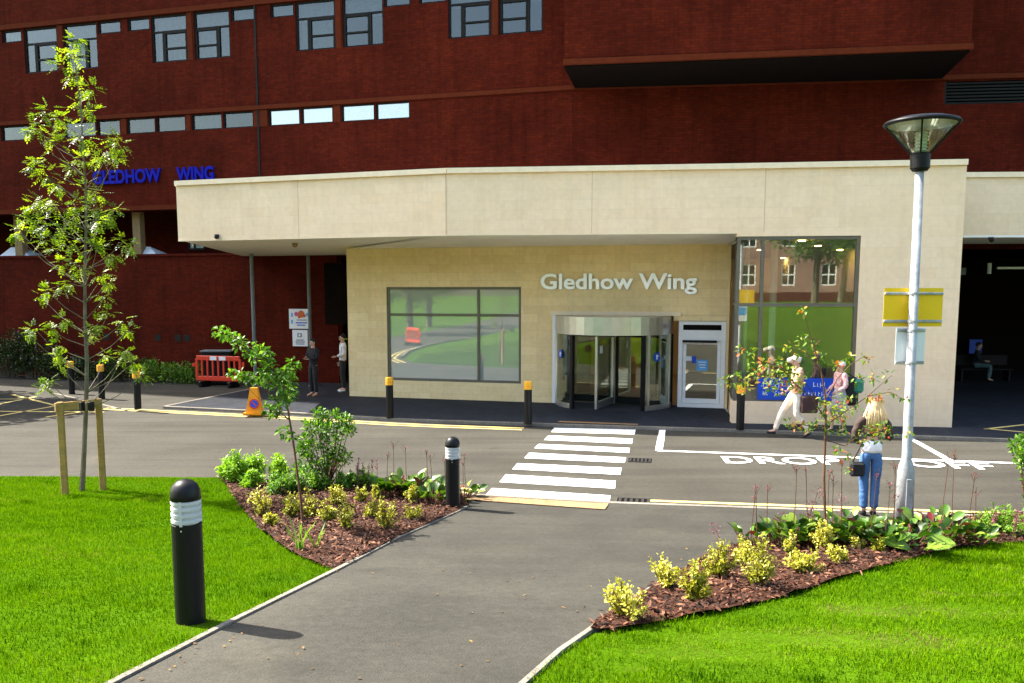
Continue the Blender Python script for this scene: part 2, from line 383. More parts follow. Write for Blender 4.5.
def scatter(poly, n):
    xs = [p[0] for p in poly]; ys = [p[1] for p in poly]; X = []; Y = []
    got = 0
    while got < n:
        x = rng.uniform(min(xs), max(xs), n*2); y = rng.uniform(min(ys), max(ys), n*2); k = inpoly(x, y, poly)
        X.append(x[k]); Y.append(y[k]); got += k.sum()
    return np.concatenate(X)[:n], np.concatenate(Y)[:n]
def npmesh(name, V, Fc, mats, parent=None, tint=None, origin=None, midx=None):
    """fast mesh from numpy arrays (triangles or quads)"""
    V = np.asarray(V, np.float32).reshape(-1, 3); Fc = np.asarray(Fc, np.int32); k = Fc.shape[1]; nf = len(Fc)
    me = bpy.data.meshes.new(name); o = bpy.data.objects.new(name, me); COL.objects.link(o)
    if parent is not None: o.parent = parent; P = np.array(worldloc(parent), np.float32)
    else:
        P = np.array(origin if origin is not None else [V[:, 0].mean(), V[:, 1].mean(), V[:, 2].min()], np.float32); o.location = P
    V = V-P
    me.vertices.add(len(V)); me.vertices.foreach_set('co', V.ravel()); me.loops.add(nf*k); me.loops.foreach_set('vertex_index', Fc.ravel())
    me.polygons.add(nf); me.polygons.foreach_set('loop_start', np.arange(0, nf*k, k, dtype=np.int32)); me.polygons.foreach_set('loop_total', np.full(nf, k, np.int32))
    for m in (mats if isinstance(mats, (list, tuple)) else [mats]): me.materials.append(m)
    if midx is not None: me.polygons.foreach_set('material_index', midx)
    if tint is not None:
        at = me.attributes.new('tint', 'FLOAT', 'POINT'); at.data.foreach_set('value', np.asarray(tint, np.float32))
    me.update(calc_edges=True); return o
# ---------------------------------------------------------------- leaves
def unit(a): return a/np.maximum(np.linalg.norm(a, axis=1, keepdims=True), 1e-9)
def randdir(n): return unit(rng.normal(size=(n, 3)))
class Leaves:
    def __init__(s): s.V = []; s.F = []; s.t = []; s.n = 0
    def diamonds(s, base, ax, nrm, ln, wd, tint, fold=.25):
        """leaf = 6 verts / 4 tris: base, two sides at 35%, two at 70%, tip, folded along the midrib"""
        n = len(base)
        if not n: return s
        ax = unit(ax); side = unit(np.cross(ax, nrm)); nr = np.cross(side, ax)
        ln = np.broadcast_to(np.asarray(ln, float).reshape(-1, 1), (n, 1)); wd = np.broadcast_to(np.asarray(wd, float).reshape(-1, 1), (n, 1))
        droop = -nr*ln*.10
        v = np.stack([base, base+ax*ln*.38+side*wd*.5+nr*wd*fold, base+ax*ln*.38-side*wd*.5+nr*wd*fold, base+ax*ln*.74+side*wd*.36+nr*wd*fold*.6+droop*.5, base+ax*ln*.74-side*wd*.36+nr*wd*fold*.6+droop*.5, base+ax*ln+droop, base+ax*ln*.5], 1)
        i = (np.arange(n)*7)[:, None]+s.n
        f = np.concatenate([i+np.array(q) for q in ([0, 6, 1], [0, 2, 6], [1, 6, 3], [2, 4, 6], [3, 6, 5], [4, 5, 6])], 0)
        s.V.append(v.reshape(-1, 3)); s.F.append(f); s.t.append(np.repeat(np.broadcast_to(tint, (n,)), 7)); s.n += n*7; return s
    def clump(s, c, r, n, ln, wd, t0=.5, tv=.3, up=.3, out=.7, flat=1.0, shell=.45):
        d = randdir(n); rad = r*(shell+(1-shell)*rng.random(n))[:, None]*np.array([1, 1, flat]); b = np.asarray(c)+d*rad
        ax = d*out+randdir(n)*.8+np.array([0, 0, up]); nr = randdir(n)*.7+np.array([0, 0, 1.0])
        return s.diamonds(b, ax, nr, ln*rng.uniform(.7, 1.25, n), wd*rng.uniform(.75, 1.2, n), np.clip(t0+tv*rng.normal(size=n)*.6, 0, 1))
    def pinnate(s, c, r, n, rl, pairs, ln, wd, t0, tv=.3, droop=-.25):
        """compound leaves: a rachis with paired leaflets"""
        d = randdir(n); b = np.asarray(c)+d*r*.45; ax = unit(d+np.array([0, 0, droop])+randdir(n)*.5); nr = unit(np.cross(np.cross(ax, np.array([0, 0, 1.])), ax)+randdir(n)*.3)
        sd = unit(np.cross(ax, nr)); tt = np.clip(t0+tv*rng.normal(size=n)*.6, 0, 1)
        for k in range(pairs+1):
            f = (k+.6)/(pairs+.8); pos = b+ax*rl*f-np.array([0, 0, 1])*rl*.18*f*f
            for sg in ((1, -1) if k < pairs else (0,)):
                a2 = ax*(.55 if sg else 1)+sd*sg+randdir(n)*.12
                s.diamonds(pos, a2, nr+randdir(n)*.25, ln*rng.uniform(.8, 1.15, n)*(1-.3*abs(f-.5)), wd, np.clip(tt+rng.normal(size=n)*.06, 0, 1), .12)
        return s
    def oval(s, base, ax, nrm, ln, wd, tint, cup=.15):
        """broad rounded leaf, 11 verts"""
        n = len(base); ax = unit(ax); side = unit(np.cross(ax, nrm)); nr = np.cross(side, ax)
        ln = np.asarray(ln, float).reshape(-1, 1); wd = np.asarray(wd, float).reshape(-1, 1)
        prof = [(0, 0), (.22, .62), (.5, 1), (.78, .82), (.95, .38)]
        P = [base+ax*ln*.5-nr*wd*.04]
        for t_, w_ in prof: P.append(base+ax*ln*t_+side*wd*.5*w_+nr*wd*cup*w_*w_-nr*ln*.12*t_*t_)
        P.append(base+ax*ln-nr*ln*.12)
        for t_, w_ in prof[:0:-1]: P.append(base+ax*ln*t_-side*wd*.5*w_+nr*wd*cup*w_*w_-nr*ln*.12*t_*t_)
        k = len(P); v = np.stack(P, 1); i = (np.arange(n)*k)[:, None]+s.n
        f = np.concatenate([i+np.array([0, j, j % (k-1)+1]) for j in range(1, k)], 0)
        s.V.append(v.reshape(-1, 3)); s.F.append(f); s.t.append(np.repeat(tint, k)); s.n += n*k; return s
    def build(s, name, mat, parent=None):
        return npmesh(name, np.concatenate(s.V), np.concatenate(s.F), mat, parent, np.concatenate(s.t))
# ---------------------------------------------------------------- lettering
_fc = {}
def glyph(body, size, depth, bold):
    key = (body, size, depth, bold)
    if key in _fc: return _fc[key]
    cu = bpy.data.curves.new('glyph', 'FONT'); cu.body = body; cu.size = size; cu.extrude = depth/2; cu.offset = bold; cu.resolution_u = 4
    ob = bpy.data.objects.new('glyph', cu); COL.objects.link(ob); dg = bpy.context.evaluated_depsgraph_get(); dg.update()
    me = ob.evaluated_get(dg).to_mesh(); V = [tuple(v.co) for v in me.vertices]; Fs = [tuple(p.vertices) for p in me.polygons]
    ob.evaluated_get(dg).to_mesh_clear(); bpy.data.objects.remove(ob); bpy.data.curves.remove(cu)
    _fc[key] = (V, Fs); return V, Fs
def lettering(text, M4, width, height, depth, mat, parent, name='letter', bold=.012, join=False, gap=None):
    """M4 maps text space (x right, y up, z out) to the world; text scaled to width x cap height"""
    out = []
    for i, ch in enumerate(text):
        if ch == ' ': continue
        V, Fs = glyph(ch, 1, .0, bold); Vp, _ = glyph(text[:i+1], 1, .0, bold)
        dx = max(v[0] for v in Vp)-max(v[0] for v in V); out.append((V, Fs, dx))
    tot = max(max(v[0] for v in V)+dx for V, _, dx in out); mn = min(min(v[0] for v in V)+dx for V, _, dx in out)
    cap = max(v[1] for v in glyph('H', 1, 0, bold)[0]); kx = width/(tot-mn); ky = height/cap
    allm = MB(); res = []
    for V, Fs, dx in out:
        n = len(V); mb = allm if join else MB()
        vs = [M4 @ Vector(((v[0]+dx-mn)*kx, v[1]*ky, 0)) for v in V]
        if depth:
            vs2 = [M4 @ Vector(((v[0]+dx-mn)*kx, v[1]*ky, depth)) for v in V]
            ed = {}
            for f in Fs:
                for a, b in zip(f, f[1:]+f[:1]): ed[(a, b)] = 1
            sides = [(a, b, b+n, a+n) for (a, b) in ed if (b, a) not in ed]
            fs = [tuple(i+n for i in f) for f in Fs]+[f[::-1] for f in Fs]+sides
            mb.add(vs+vs2, fs)
        else: mb.add(vs, Fs)
        if not join: res.append(mb.build(name, mat, parent))
    if join: res = allm.build(name, mat, parent)
    return res
def planeM(o, d, up=(0, 0, 1)):
    d = Vector(d).normalized(); up = Vector(up).normalized(); n = d.cross(up)
    return Matrix(((d.x, up.x, n.x, o[0]), (d.y, up.y, n.y, o[1]), (d.z, up.z, n.z, o[2]), (0, 0, 0, 1)))
# ================================================================ GROUND, ROADS, PAVEMENTS
NK = [(-8.66, 14.05), (-4.94, 13.95), (-3.0, 13.45), (-.64, 12.71), (1.37, 12.22), (7.03, 11.39), (14, 10.3), (45, 5.5)]
LK = [(-8.66, 14.05), (-10.3, 13.8), (-11.6, 12.9), (-12.5, 11.2), (-13.4, 8), (-14.6, 3), (-16.6, -4), (-20, -14), (-26, -30), (-40, -62)]
KF = [(-9.2, 22.3), (-5.87, 21.28), (-2.66, 20.1), (-1.6, 19.82), (5.08, 18.5), (10.37, 17.28), (24, 14.4)]
M['lawn'] = ground_mat('lawn_turf', (.028, .066, .002), (.050, .105, .003), 45, .95, .6, None, 0)
M['field'] = ground_mat('far_grass', (.028, .070, .004), (.048, .105, .007), 8, .95, .15, None, 0)
ax = np.concatenate([[-300, -150, -80, -50, -35], np.arange(-25, 26, .5), [35, 50, 80, 150, 300]])
ay = np.concatenate([[-300, -150, -80, -50, -35], np.arange(-25, 16, .5), [20, 30, 45, 80, 150, 300]])
sheet('ground', [(-400, -400), (400, -400), (400, 400), (-400, 400)], -.035, M['field'], gx=ax, gy=ay)
sheet('road', [(-70, 26)]+LK[:1]+NK[1:]+[(70, 1.8), (70, 40), (-70, 40)], .0, M['road'], gx=np.arange(-60, 61, 2), gy=np.arange(0, 40, 1))
far = [(p[0]-7.5-.12*i, p[1]-1.0) for i, p in enumerate(LK[1:])]
sheet('side_road', [(-70, 25.99), (-8.66, 14.05)]+LK[1:]+far[::-1]+[(-26, 15), (-70, 19)], .0, M['road'], gx=np.arange(-70, -8, 1), gy=np.arange(-60, 26, 1))
# path from the crossing up to the viewer
PL = [TG(468, 507), TG(400, 538), TG(335, 572), TG(225, 627), TG(118, 683)]; PL = [(p.x, p.y) for p in PL]
d = Vector(PL[-1])-Vector(PL[-2]); d.normalize(); PLx = PL+[tuple(Vector(PL[-1])+d*.8), (-2.1, 2.2), (-1.75, -1.5), (-1.75, -10)]
PR = [TG(527, 683), TG(560, 653), TG(590, 632), TG(622, 608), TG(655, 588), TG(700, 562), TG(745, 543), TG(810, 531), TG(880, 523), TG(1024, 514)]; PR = [(p.x, p.y) for p in PR]
_e = Vector(PR[0])+(Vector(PR[0])-Vector(PR[1])).normalized()*.7
PRx = [(.55, -10), (.4, -1.5), tuple(_e)]+PR+[(14, 9.75), (45, 5.0)]
sheet('footpath', PLx[::-1]+NK[3:]+PRx[::-1], .010, M['path'], grid=.3, gx=np.arange(-6, 45, .4), gy=np.arange(-10, 14, .3))
bedL = [(-4.86, 13.85), (-3.0, 13.33), (-.72, 12.58)]+PL[:3]+[tuple(TG(*p)[:2]) for p in ((318, 566), (290, 553), (262, 532), (241, 508), (228, 488), (219, 475))]
bedR = PR[2:]+[(9.5, 10.7)]+[(9.3, 10.0)]+[tuple(TG(*p)[:2]) for p in ((1024, 543), (960, 549), (905, 562), (850, 577), (790, 597), (720, 614), (660, 624), (612, 634))]
M['mulch'] = ground_mat('bark_mulch', (.024, .0085, .004), (.055, .019, .009), 55, .95, 2.5)
from mathutils import noise as mnoise
mound = lambda x, y: .03*mnoise.noise(Vector((x*2.3, y*2.3, 0)))+.015*mnoise.noise(Vector((x*9, y*9, 3)))
sheet('planting_soil', bedL, .035, M['mulch'], grid=.12, zfun=mound)
sheet('planting_soil', bedR, .035, M['mulch'], grid=.12, zfun=mound)
lawnL = LK[::-1]+bedL[::-1][:0]+[(-4.94, 13.95)]+[tuple(TG(*p)[:2]) for p in ((219, 475), (228, 488), (241, 508), (262, 532), (290, 553), (318, 566))]+PLx[2:]
lawnR = [tuple(TG(*p)[:2]) for p in ((612, 634), (660, 624), (720, 614), (790, 597), (850, 577), (905, 562), (960, 549), (1024, 543))]+[(9.3, 10.0), (12, 8), (12, -10)]+PRx[:6]
sheet('lawn', lawnL, .0, M['lawn'], gx=np.arange(-40, 2, .5), gy=np.arange(-62, 15, .5))
sheet('lawn', lawnR, .0, M['lawn'], gx=np.arange(-2, 13, .5), gy=np.arange(-10, 13, .5))
kerb_mesh('kerb', NK[1:], .10, 0, .016, M['kerb']); kerb_mesh('kerb', NK[:2], .10, 0, -.012, M['kerb']); kerb_mesh('kerb', LK[2:], .14, 0, .09, M['kerb'])
kerb_mesh('path_edging', PLx[:-1], .045, 0, .026, M['kerb']); kerb_mesh('path_edging', PRx[1:9], .04, 0, .026, M['kerb'])
pv = [G(250, 391), G(300, 380)]
o = MB().prism(KF+[(24, 40), (-7.0, 40), (pv[1][0], pv[1][1]+.6), (pv[0][0], pv[0][1])], -.1, .06).build('pavement', M['pavers']); o['kind'] = 'structure'
kerb_mesh('kerb', KF, .13, 0, .064, M['kerb'])
kerb_mesh('kerb', [KF[0], pv[0], (pv[1][0], pv[1][1]+.6)], .10, 0, .066, M['kerb'])
# ---- painted markings (sheets a few mm above the asphalt)
def quad_sheet(name, polys, z, mat, grid=None):
    mb = MB()
    for p in polys:
        a = sum(p[i][0]*p[(i+1) % len(p)][1]-p[(i+1) % len(p)][0]*p[i][1] for i in range(len(p)))
        if a < 0: p = p[::-1]
        mb.add([(q[0], q[1], z) for q in p], [tuple(range(len(p)))])
    o = mb.build(name, mat); o['kind'] = 'structure'; return o
Z = lambda px, py: G(440+px/3.413, 400+py/3.413)
zeb = [[(390, 95), (668, 102), (664, 118), (380, 110)], [(370, 122), (658, 133), (655, 150), (355, 137)], [(337, 151), (648, 165), (645, 181), (322, 165)], [(304, 181), (635, 197), (630, 215), (288, 199)],
       [(264, 217), (620, 233), (615, 256), (247, 237)], [(224, 255), (600, 277), (597, 303), (203, 281)], [(177, 302), (582, 327), (577, 355), (153, 329)]]
quad_sheet('zebra_crossing', [[Z(*c) for c in q] for q in zeb], .006, M['white_paint'])
sheet('tactile_paving', [Z(*c) for c in [(140, 333), (576, 358.5), (562, 384), (80, 345)]][::-1], .024, M['tactile'], grid=.15)
quad_sheet('tactile_paving', [[Z(*c) for c in [(410, 82), (676, 92), (675, 96), (400, 86)]]], .074, M['tactile'])
def off(pts, dd):  # offset a polyline to its right
    P = [Vector(p[:2]) for p in pts]; r = []
    for i, p in enumerate(P):
        t = (P[min(i+1, len(P)-1)]-P[max(i-1, 0)]).normalized(); r.append(tuple(p+Vector((t.y, -t.x))*dd))
    return r
kfL = [(-10.6, 22.75)]+KF[:4]+[(.35, 19.42)]
for dd in (.33, .58): quad_sheet('yellow_line', [[a, b, c, e] for (a, b), (e, c) in zip(zip(off(kfL, dd)[:-1], off(kfL, dd)[1:]), zip(off(kfL, dd+.1)[:-1], off(kfL, dd+.1)[1:]))], .006, M['yellow_paint'])
nkR = [G(650, 500)]+[(7.03, 11.66), (14, 10.57), (40, 6.4)]
quad_sheet('yellow_line', [[a, b, c, e] for (a, b), (e, c) in zip(zip(nkR[:-1], nkR[1:]), zip(off(nkR, .11)[:-1], off(nkR, .11)[1:]))], .006, M['yellow_paint'])
for a, b in (((456, 487), (486, 490.5)), ((456, 491), (481, 494.5))):
    s_ = [G(*a), G(*b)]; s2 = off(s_, .1); quad_sheet('yellow_line', [[s_[0], s_[1], s2[1], s2[0]]], .006, M['yellow_paint'])
def line(name, a, b, w, mat, z=.006):
    s_ = [G(*a, z), G(*b, z)]; l = off(s_, w/2); r = off(s_, -w/2); return quad_sheet(name, [[l[0], l[1], r[1], r[0]]], z, mat)
for a, b in (((12, 394.5), (66, 408)), ((66, 404), (-30, 421)), ((104, 412), (-30, 411)), ((46, 417), (112, 407.5)), ((-20, 408), (36, 396.5)), ((30, 399), (-30, 399))): line('yellow_line', a, b, .11, M['yellow_paint'])
line('white_line', (54, 393), (128, 410.5), .1, M['kerb'])
lk2 = LK[1:]
for dd in (-.3, -.55):
    a_, b_ = off(lk2, -dd), off(lk2, -dd+.1); o = MB()
    for i in range(len(a_)-1):
        n_ = 6
        for k in range(n_):
            L_ = lambda p, q, t: (p[0]+(q[0]-p[0])*t, p[1]+(q[1]-p[1])*t)
            c_ = [L_(a_[i], a_[i+1], k/n_), L_(a_[i], a_[i+1], (k+1)/n_), L_(b_[i], b_[i+1], (k+1)/n_), L_(b_[i], b_[i+1], k/n_)]
            o.add([(q[0], q[1], float(T(*q))+.012) for q in c_], [(3, 2, 1, 0)])
    o.build('yellow_line', M['yellow_paint'])['kind'] = 'structure'
W_ = lambda px, py: (640+px/2.667, 410+py/2.667)
line('white_line', W_(60, 53), W_(50, 108), .14, M['white_paint']); line('white_line', W_(46, 108), W_(1060, 143.5), .12, M['white_paint'], .009)
line('white_line', W_(722, 76), W_(826, 134), .12, M['white_paint'])
for txt, a, b, h in (('DROP', (726, 463.5), (846, 465.5), .62), ('OFF', (911, 467), (999, 470.5), .60)):
    A_, B_ = G(*a), G(*b); dv = Vector((B_[0]-A_[0], B_[1]-A_[1], 0)); w_ = dv.length
    dvn = dv.normalized(); upv = Vector((-dvn.y, dvn.x, 0))
    o = lettering(txt, Matrix(((dvn.x, upv.x, 0, A_[0]), (dvn.y, upv.y, 0, A_[1]), (0, 0, 1, .0125), (0, 0, 0, 1))), w_, h, 0, M['white_paint'], None, 'road_lettering', .014, True)
    o['kind'] = 'structure'
# drain gratings
for n_, (px, py, w_) in enumerate(((640, 460.5, .42), (634, 501.5, .5))):
    c_ = G(px, py); rz = math.atan2(-.19, 1)
    e = empty('drain_grating', (c_[0], c_[1], .0), 'slotted iron drain grating on the asphalt '+('in mid road right of the zebra stripes' if n_ == 0 else 'at the near kerb right of the buff paving'), 'drain')
    mb = MB().box((0, 0, .001), (w_, .36, .006)); mb.build('frame', M['dark_in'], e, local=True); e.rotation_euler.z = rz
    mb = MB()
    for k in range(6): mb.box((-w_/2+w_*(k+.5)/6, 0, .008), (w_/6*.5, .32, .008))
    mb.box((0, .16, .008), (w_, .03, .008)).box((0, -.16, .008), (w_, .03, .008)); mb.build('grate', M['iron'], e, local=True)
# ================================================================ BRICK BUILDING
A0, A1, A2 = Vector((-38, 36.74)), Vector((1.77, 25.87)), Vector((30, 22.66))
PA, PB = (A0, A1), (A1, A2)
uA = lambda x, y: uz(x, y, *PA)[0]; uB = lambda x, y: uz(x, y, *PB)[0]
bb = empty('brick_building', (1.77, 28, 0), 'large dark red brick hospital block with window strips behind the pale entrance', 'building')
LB, LBB = (A1-A0).length, (A2-A1).length
ZT, ZM, ZLOW, ZWALL = 12.33, 9.06, 5.84, 4.36
uR0 = 0; uR1 = uA(330, 258); uLob = uA(338, 330)
rows = []   # windows: u0,u1,z0,z1,kind
for x0, x1, k in ((1.5, 20.5, 's'), (23, 56, 'tl'), (63, 96, 'tr'), (97, 120, 's'), (127, 149, 's'), (150.5, 186, 'tl'), (193, 229, 'tr'), (230.5, 254, 's'), (270, 293.5, 's'), (295, 334.6, 'tl'), (342, 383, 'tr'), (384, 410, 's'), (419, 446, 's'), (448, 491, 'tl'), (499, 543, 'tr')):
    ym = 80-x0*.083 if 0 else 30-x0*.09
    rows.append((uA(x0, ym), uA(x1, ym), ZT-(1.62 if k != 's' else .52), ZT-.1, k))
lows = []
for x0, x1, k in ((-32, -2, 'd'), (0, 28, 'd'), (63, 94.5, 'd'), (96, 119, 'd'), (126, 154, 'd'), (155.5, 184.5, 'd'), (191, 221, 'm'), (222.5, 252.5, 'd'), (268, 299, 'b'), (300.7, 332.3, 'b'), (341, 374, 'b'), (375.5, 409.3, 'b')):
    ym = 120-x0*.062; lows.append((uA(x0, ym), uA(x1, ym), ZM-.62, ZM-.1, k))
holesA = [r[:4] for r in rows+lows]+[(2, uR1, ZWALL, ZLOW), (uLob, LB, .0, 4.28)]
hB = [(uB(945, 84), LBB-1, ZM-.75, ZM-.12), (uB(982, 2), uB(1060, 2), ZT-.6, ZT-.1), (0, uB(900, 350), 0, 4.28), (uB(944, 350), LBB-2, 0, 4.28)]
mb = MB(); wall_holes(mb, *PA, 0, 40, holesA, .35); wall_holes(mb, *PB, 0, 15, hB, .35)  # unseen upper wall: left part raised to shade the ground under the canopy
mb.slab((-38, 55), (-38, 36.74), 0, 40, -.35, 0).slab((30, 22.66), (30, 55), 0, 15, -.35, 0).slab((1.77, 26.3), (1.77, 55), 15.2, 40, -.35, 0)
mb.build('wall', M['brick'], bb)
MB().prism([(-38, 36.9), (1.77, 26.05), (1.77, 55), (-38, 55)], 40, 40.3).build('roof', M['dark_in'], bb); MB().prism([(1.78, 26.05), (30, 22.85), (30, 55), (1.78, 55)], 15, 15.2).build('roof', M['dark_in'], bb)
MB().slab((-38, 55), (30, 55), 0, 14.9, -.3, 0).slab((-38, 55), (1.7, 55), 14.9, 40, -.3, 0).build('rear_wall', M['brick'], bb)
MB().prism([(-38, 37.2), (1.77, 26.35), (30, 23.1), (30, 54), (-38, 54)], 6.2, 6.4).build('floor_slab', M['dark_in'], bb)
MB().prism([(-38, 37.2), (1.77, 26.35), (30, 23.1), (30, 54), (-38, 54)], 10.2, 10.4).build('floor_slab', M['dark_in'], bb)
for z, t in ((ZT, .16), (ZM, .13), (ZLOW+.02, .15)):
    if z == ZLOW+.02: MB().slab(uvp(*PA, 0, 0), uvp(*PA, uA(300, 200), 0), z, z+t, -.02, .05).build('string_course', M['terra'], bb)
    else: MB().slab(A0, A1, z-.08, z-.08+t, -.02, .06).slab(A1, A2, z-.08, z-.08+t, -.02, .06).build('string_course', M['terra'], bb)
# expansion joint / downpipe
u_ = uA(259, 140); MB().slab(uvp(*PA, u_-.03, 0), uvp(*PA, u_+.03, 0), ZLOW+.2, ZT-.1, -.02, .035).build('downpipe', M['dark_frame'], bb)
for n_, (u0, u1, z0, z1, k) in enumerate(rows):
    w = u1-u0; tr = z1-.52
    if k == 's': wn = frame_glass(bb, *PA, u0, u1, z0, z1, fw=.05)
    else:
        um = u0+w*(.31 if k == 'tl' else .67)
        ex = [(um-.03, um+.03, z0+.05, tr)]
        a_, b_ = ((um, u1) if k == 'tl' else (u0, um))
        ex += [(a_+.04, b_-.04, z0+.42, z0+.47), (a_+.04, a_+.09, z0+.05, tr-.03), (b_-.09, b_-.04, z0+.05, tr-.03), (a_+.04, b_-.04, tr-.08, tr-.03)]
        wn = frame_glass(bb, *PA, u0, u1, z0, z1, trans=(tr,), fw=.055, extra=ex)
    if n_ in (5, 6, 9): MB().slab(uvp(*PA, u0+.05, 0), uvp(*PA, u1-.05, 0), z0+.1, z1-.05, -.34, -.32).build('blind', M['blind'], wn)
    elif n_ in (0, 2, 4, 7, 8, 10, 13, 14): MB().slab(uvp(*PA, u0+.05, 0), uvp(*PA, u1-.05, 0), z1-.55 if k != 's' else z0+.03, z1-.05, -.34, -.32).build('blind', M['blind'], wn)
for n_, (u0, u1, z0, z1, k) in enumerate(lows):
    wn = frame_glass(bb, *PA, u0, u1, z0, z1, fw=.04, gmat='glass_up' if k != 'b' else 'glass_bright')
    if k in 'bm': MB().slab(uvp(*PA, u0+.03, 0), uvp(*PA, u1-.03, 0), z0+.02, z1-.02, -.19, -.17).build('blind', M['blind_pale' if k == 'b' else 'blind'], wn)
# brick piers between the paired lights
for xa, xb, z0, z1 in ((57, 62, 1.62, .1), (187, 192, 1.62, .1), (335.5, 341, 1.62, .1), (492, 498, 1.62, .1)):
    MB().slab(uvp(*PA, uA(xa, 30), 0), uvp(*PA, uA(xb, 30), 0), ZT-z0, ZT-z1, -.1, .012).build('window_pier', M['terra'], bb)
for xa, xb in ((120.5, 125.5), (185.5, 190), (253.5, 267), (333.5, 340)): MB().slab(uvp(*PA, uA(xa, 110), 0), uvp(*PA, uA(xb, 110), 0), ZM-.62, ZM-.1, -.1, .012).build('window_pier', M['terra'], bb)
wn = frame_glass(bb, *PB, *hB[1], mull=((hB[1][0]+hB[1][1])/2,), fw=.05)
mb = MB(); u0, u1, z0, z1 = hB[0]
for k in range(7): z_ = z0+(z1-z0)*(k+.5)/7; mb.slab(uvp(*PB, u0, 0), uvp(*PB, u1, 0), z_-.03, z_+.02, -.16, -.05)
for k in range(8): u_ = u0+(u1-u0)*k/7; mb.slab(uvp(*PB, u_, 0), uvp(*PB, u_+.05, 0), z0, z1, -.18, -.01)
mb.build('louvre', M['dark_frame'], bb)
# recessed gallery above the low wall: floor, back wall, columns, rooflights
MB().prism([tuple(uvp(*PA, 0, 0, -.36)[:2]), tuple(uvp(*PA, uR1+.3, 0, -.36)[:2]), tuple(uvp(*PA, uR1+.3, 0, -4)[:2]), tuple(uvp(*PA, 0, 0, -4)[:2])], 4.0, 4.2).build('gallery_floor', M['dark_in'], bb)
MB().slab(uvp(*PA, 0, 0, -3.2), uvp(*PA, uR1+1, 0, -3.2), 4.2, 6.2, -.2, 0).build('gallery_wall', M['brick'], bb)
for xa, xb in ((3, 10.5), (123, 130.5)): MB().slab(uvp(*PA, uA(xa, 235), 0), uvp(*PA, uA(xb, 235), 0), 4.2, 6.2, -.75, -.5).build('gallery_column', M['tan_col'], bb)
u0, u1 = uA(165, 235), uA(182, 235)
frame_glass(bb, uvp(*PA, 0, 0, -1.2), uvp(*PA, LB, 0, -1.2), u0, u1, 4.55, 5.7, mull=(u0+.25,), fw=.06, gmat='glass_low')
MB().slab(uvp(*PA, 0, 0, .0), uvp(*PA, uR1, 0, .0), ZWALL-.08, ZWALL+.004, .002, .05).build('wall_coping', M['brick'], bb)
for xa, xb, h_ in ((-16, 21, .36), (116, 150, .30), (266, 296, .3)):
    a_, b_ = uA(xa, 250), uA(xb, 250); pts = [uvp(*PA, a_, ZWALL-.1, -.45), uvp(*PA, b_, ZWALL-.1, -.45), uvp(*PA, b_-(b_-a_)*.45, ZWALL+h_, -.8), uvp(*PA, a_+(b_-a_)*.25, ZWALL+h_, -.8), uvp(*PA, a_, ZWALL-.1, -1.6), uvp(*PA, b_, ZWALL-.1, -1.6)]
    MB().add(pts, [(0, 1, 2, 3), (3, 2, 5, 4), (1, 5, 2), (0, 3, 4), (4, 5, 1, 0)]).build('rooflight', M['rooflight'], bb)
for px in (20, 107, 158, 178, 177+10): # small vents low in the wall
    q = uA(px, 340); MB().slab(uvp(*PA, q-.12, 0), uvp(*PA, q+.12, 0), 1.35, 1.58, -.05, .012).build('wall_vent', M['dark_frame'], bb)
# dark doorway under the canopy
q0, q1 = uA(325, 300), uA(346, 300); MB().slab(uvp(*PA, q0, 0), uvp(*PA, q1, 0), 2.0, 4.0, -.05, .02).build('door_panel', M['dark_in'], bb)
# overhanging upper storey
fl, fr = Vector((1.39, 23.4)), Vector((11.4, 21.92)); bl = Vector(onp(576, 86, *PB)[:2])+Vector((0, .2)); br = Vector(G(945, 76, ZM))+Vector((0, .2))
bl = Vector((bl.x, PB[0].y-(bl.x-PB[0].x)*.1137+.1)); br = Vector((br.x, PB[0].y-(br.x-PB[0].x)*.1137+.1))
ob_ = MB(); OB = [fl, fr, br, bl]; ob_.prism([tuple(p) for p in OB], ZM+.14, 13.2); ov = ob_.build('overhang', M['brick'], bb)
dL = (fl-bl).normalized()*.04
MB().prism([tuple(fl+Vector((-.04, -.05))), tuple(fr+Vector((.04, -.05))), tuple(br+Vector((.04, 0))), tuple(bl+Vector((-.04, 0)))], ZM-.0, ZM+.14).build('overhang_band', M['terra'], ov)
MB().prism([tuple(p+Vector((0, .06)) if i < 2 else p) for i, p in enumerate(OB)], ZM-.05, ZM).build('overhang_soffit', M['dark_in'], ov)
# blue lettering on the brick
bs = empty('wall_sign', uvp(*PA, uA(155, 178), 6.9, .1), 'blue capital letters reading GLEDHOW WING fixed to the dark brick', 'sign')
for txt, xa, xb in (('GLEDHOW', 95, 163), ('WING', 178.5, 215.5)):
    ya, yb = 184.2-(xa-95)*.037, 184.2-(xb-95)*.037
    P, Q = onp(xa, ya, *PA), onp(xb, yb, *PA); dv = Vector((A1-A0)).normalized()
    lettering(txt, planeM(P+Vector((dv.y, -dv.x, 0))*.05, (dv.x, dv.y, 0)), (Q-P).length, .44, .06, M['blue_letter'], bs, 'letter', .035)
# ================================================================ ENTRANCE BUILDING (pale stone)
f0, f1, f2, f3 = Vector((-8.72, 22.5)), Vector((-1.5, 20.15)), Vector((5.07, 19.42)), Vector((9.84, 18.80))
w0, w1 = Vector((-4.72, 24.5)), Vector((5.56, 21.8))
ZS, ZF, ZC, ZP = 4.41, 5.80, 5.92, .06
en = empty('entrance_building', (1, 22, ZP), 'pale limestone entrance block with a long flat canopy over glazed doors', 'building')
PW = (w0, w1); PR_ = (f2, f3); uW = lambda x, y: uz(x, y, *PW); uF = lambda x, y: uz(x, y, *PR_)
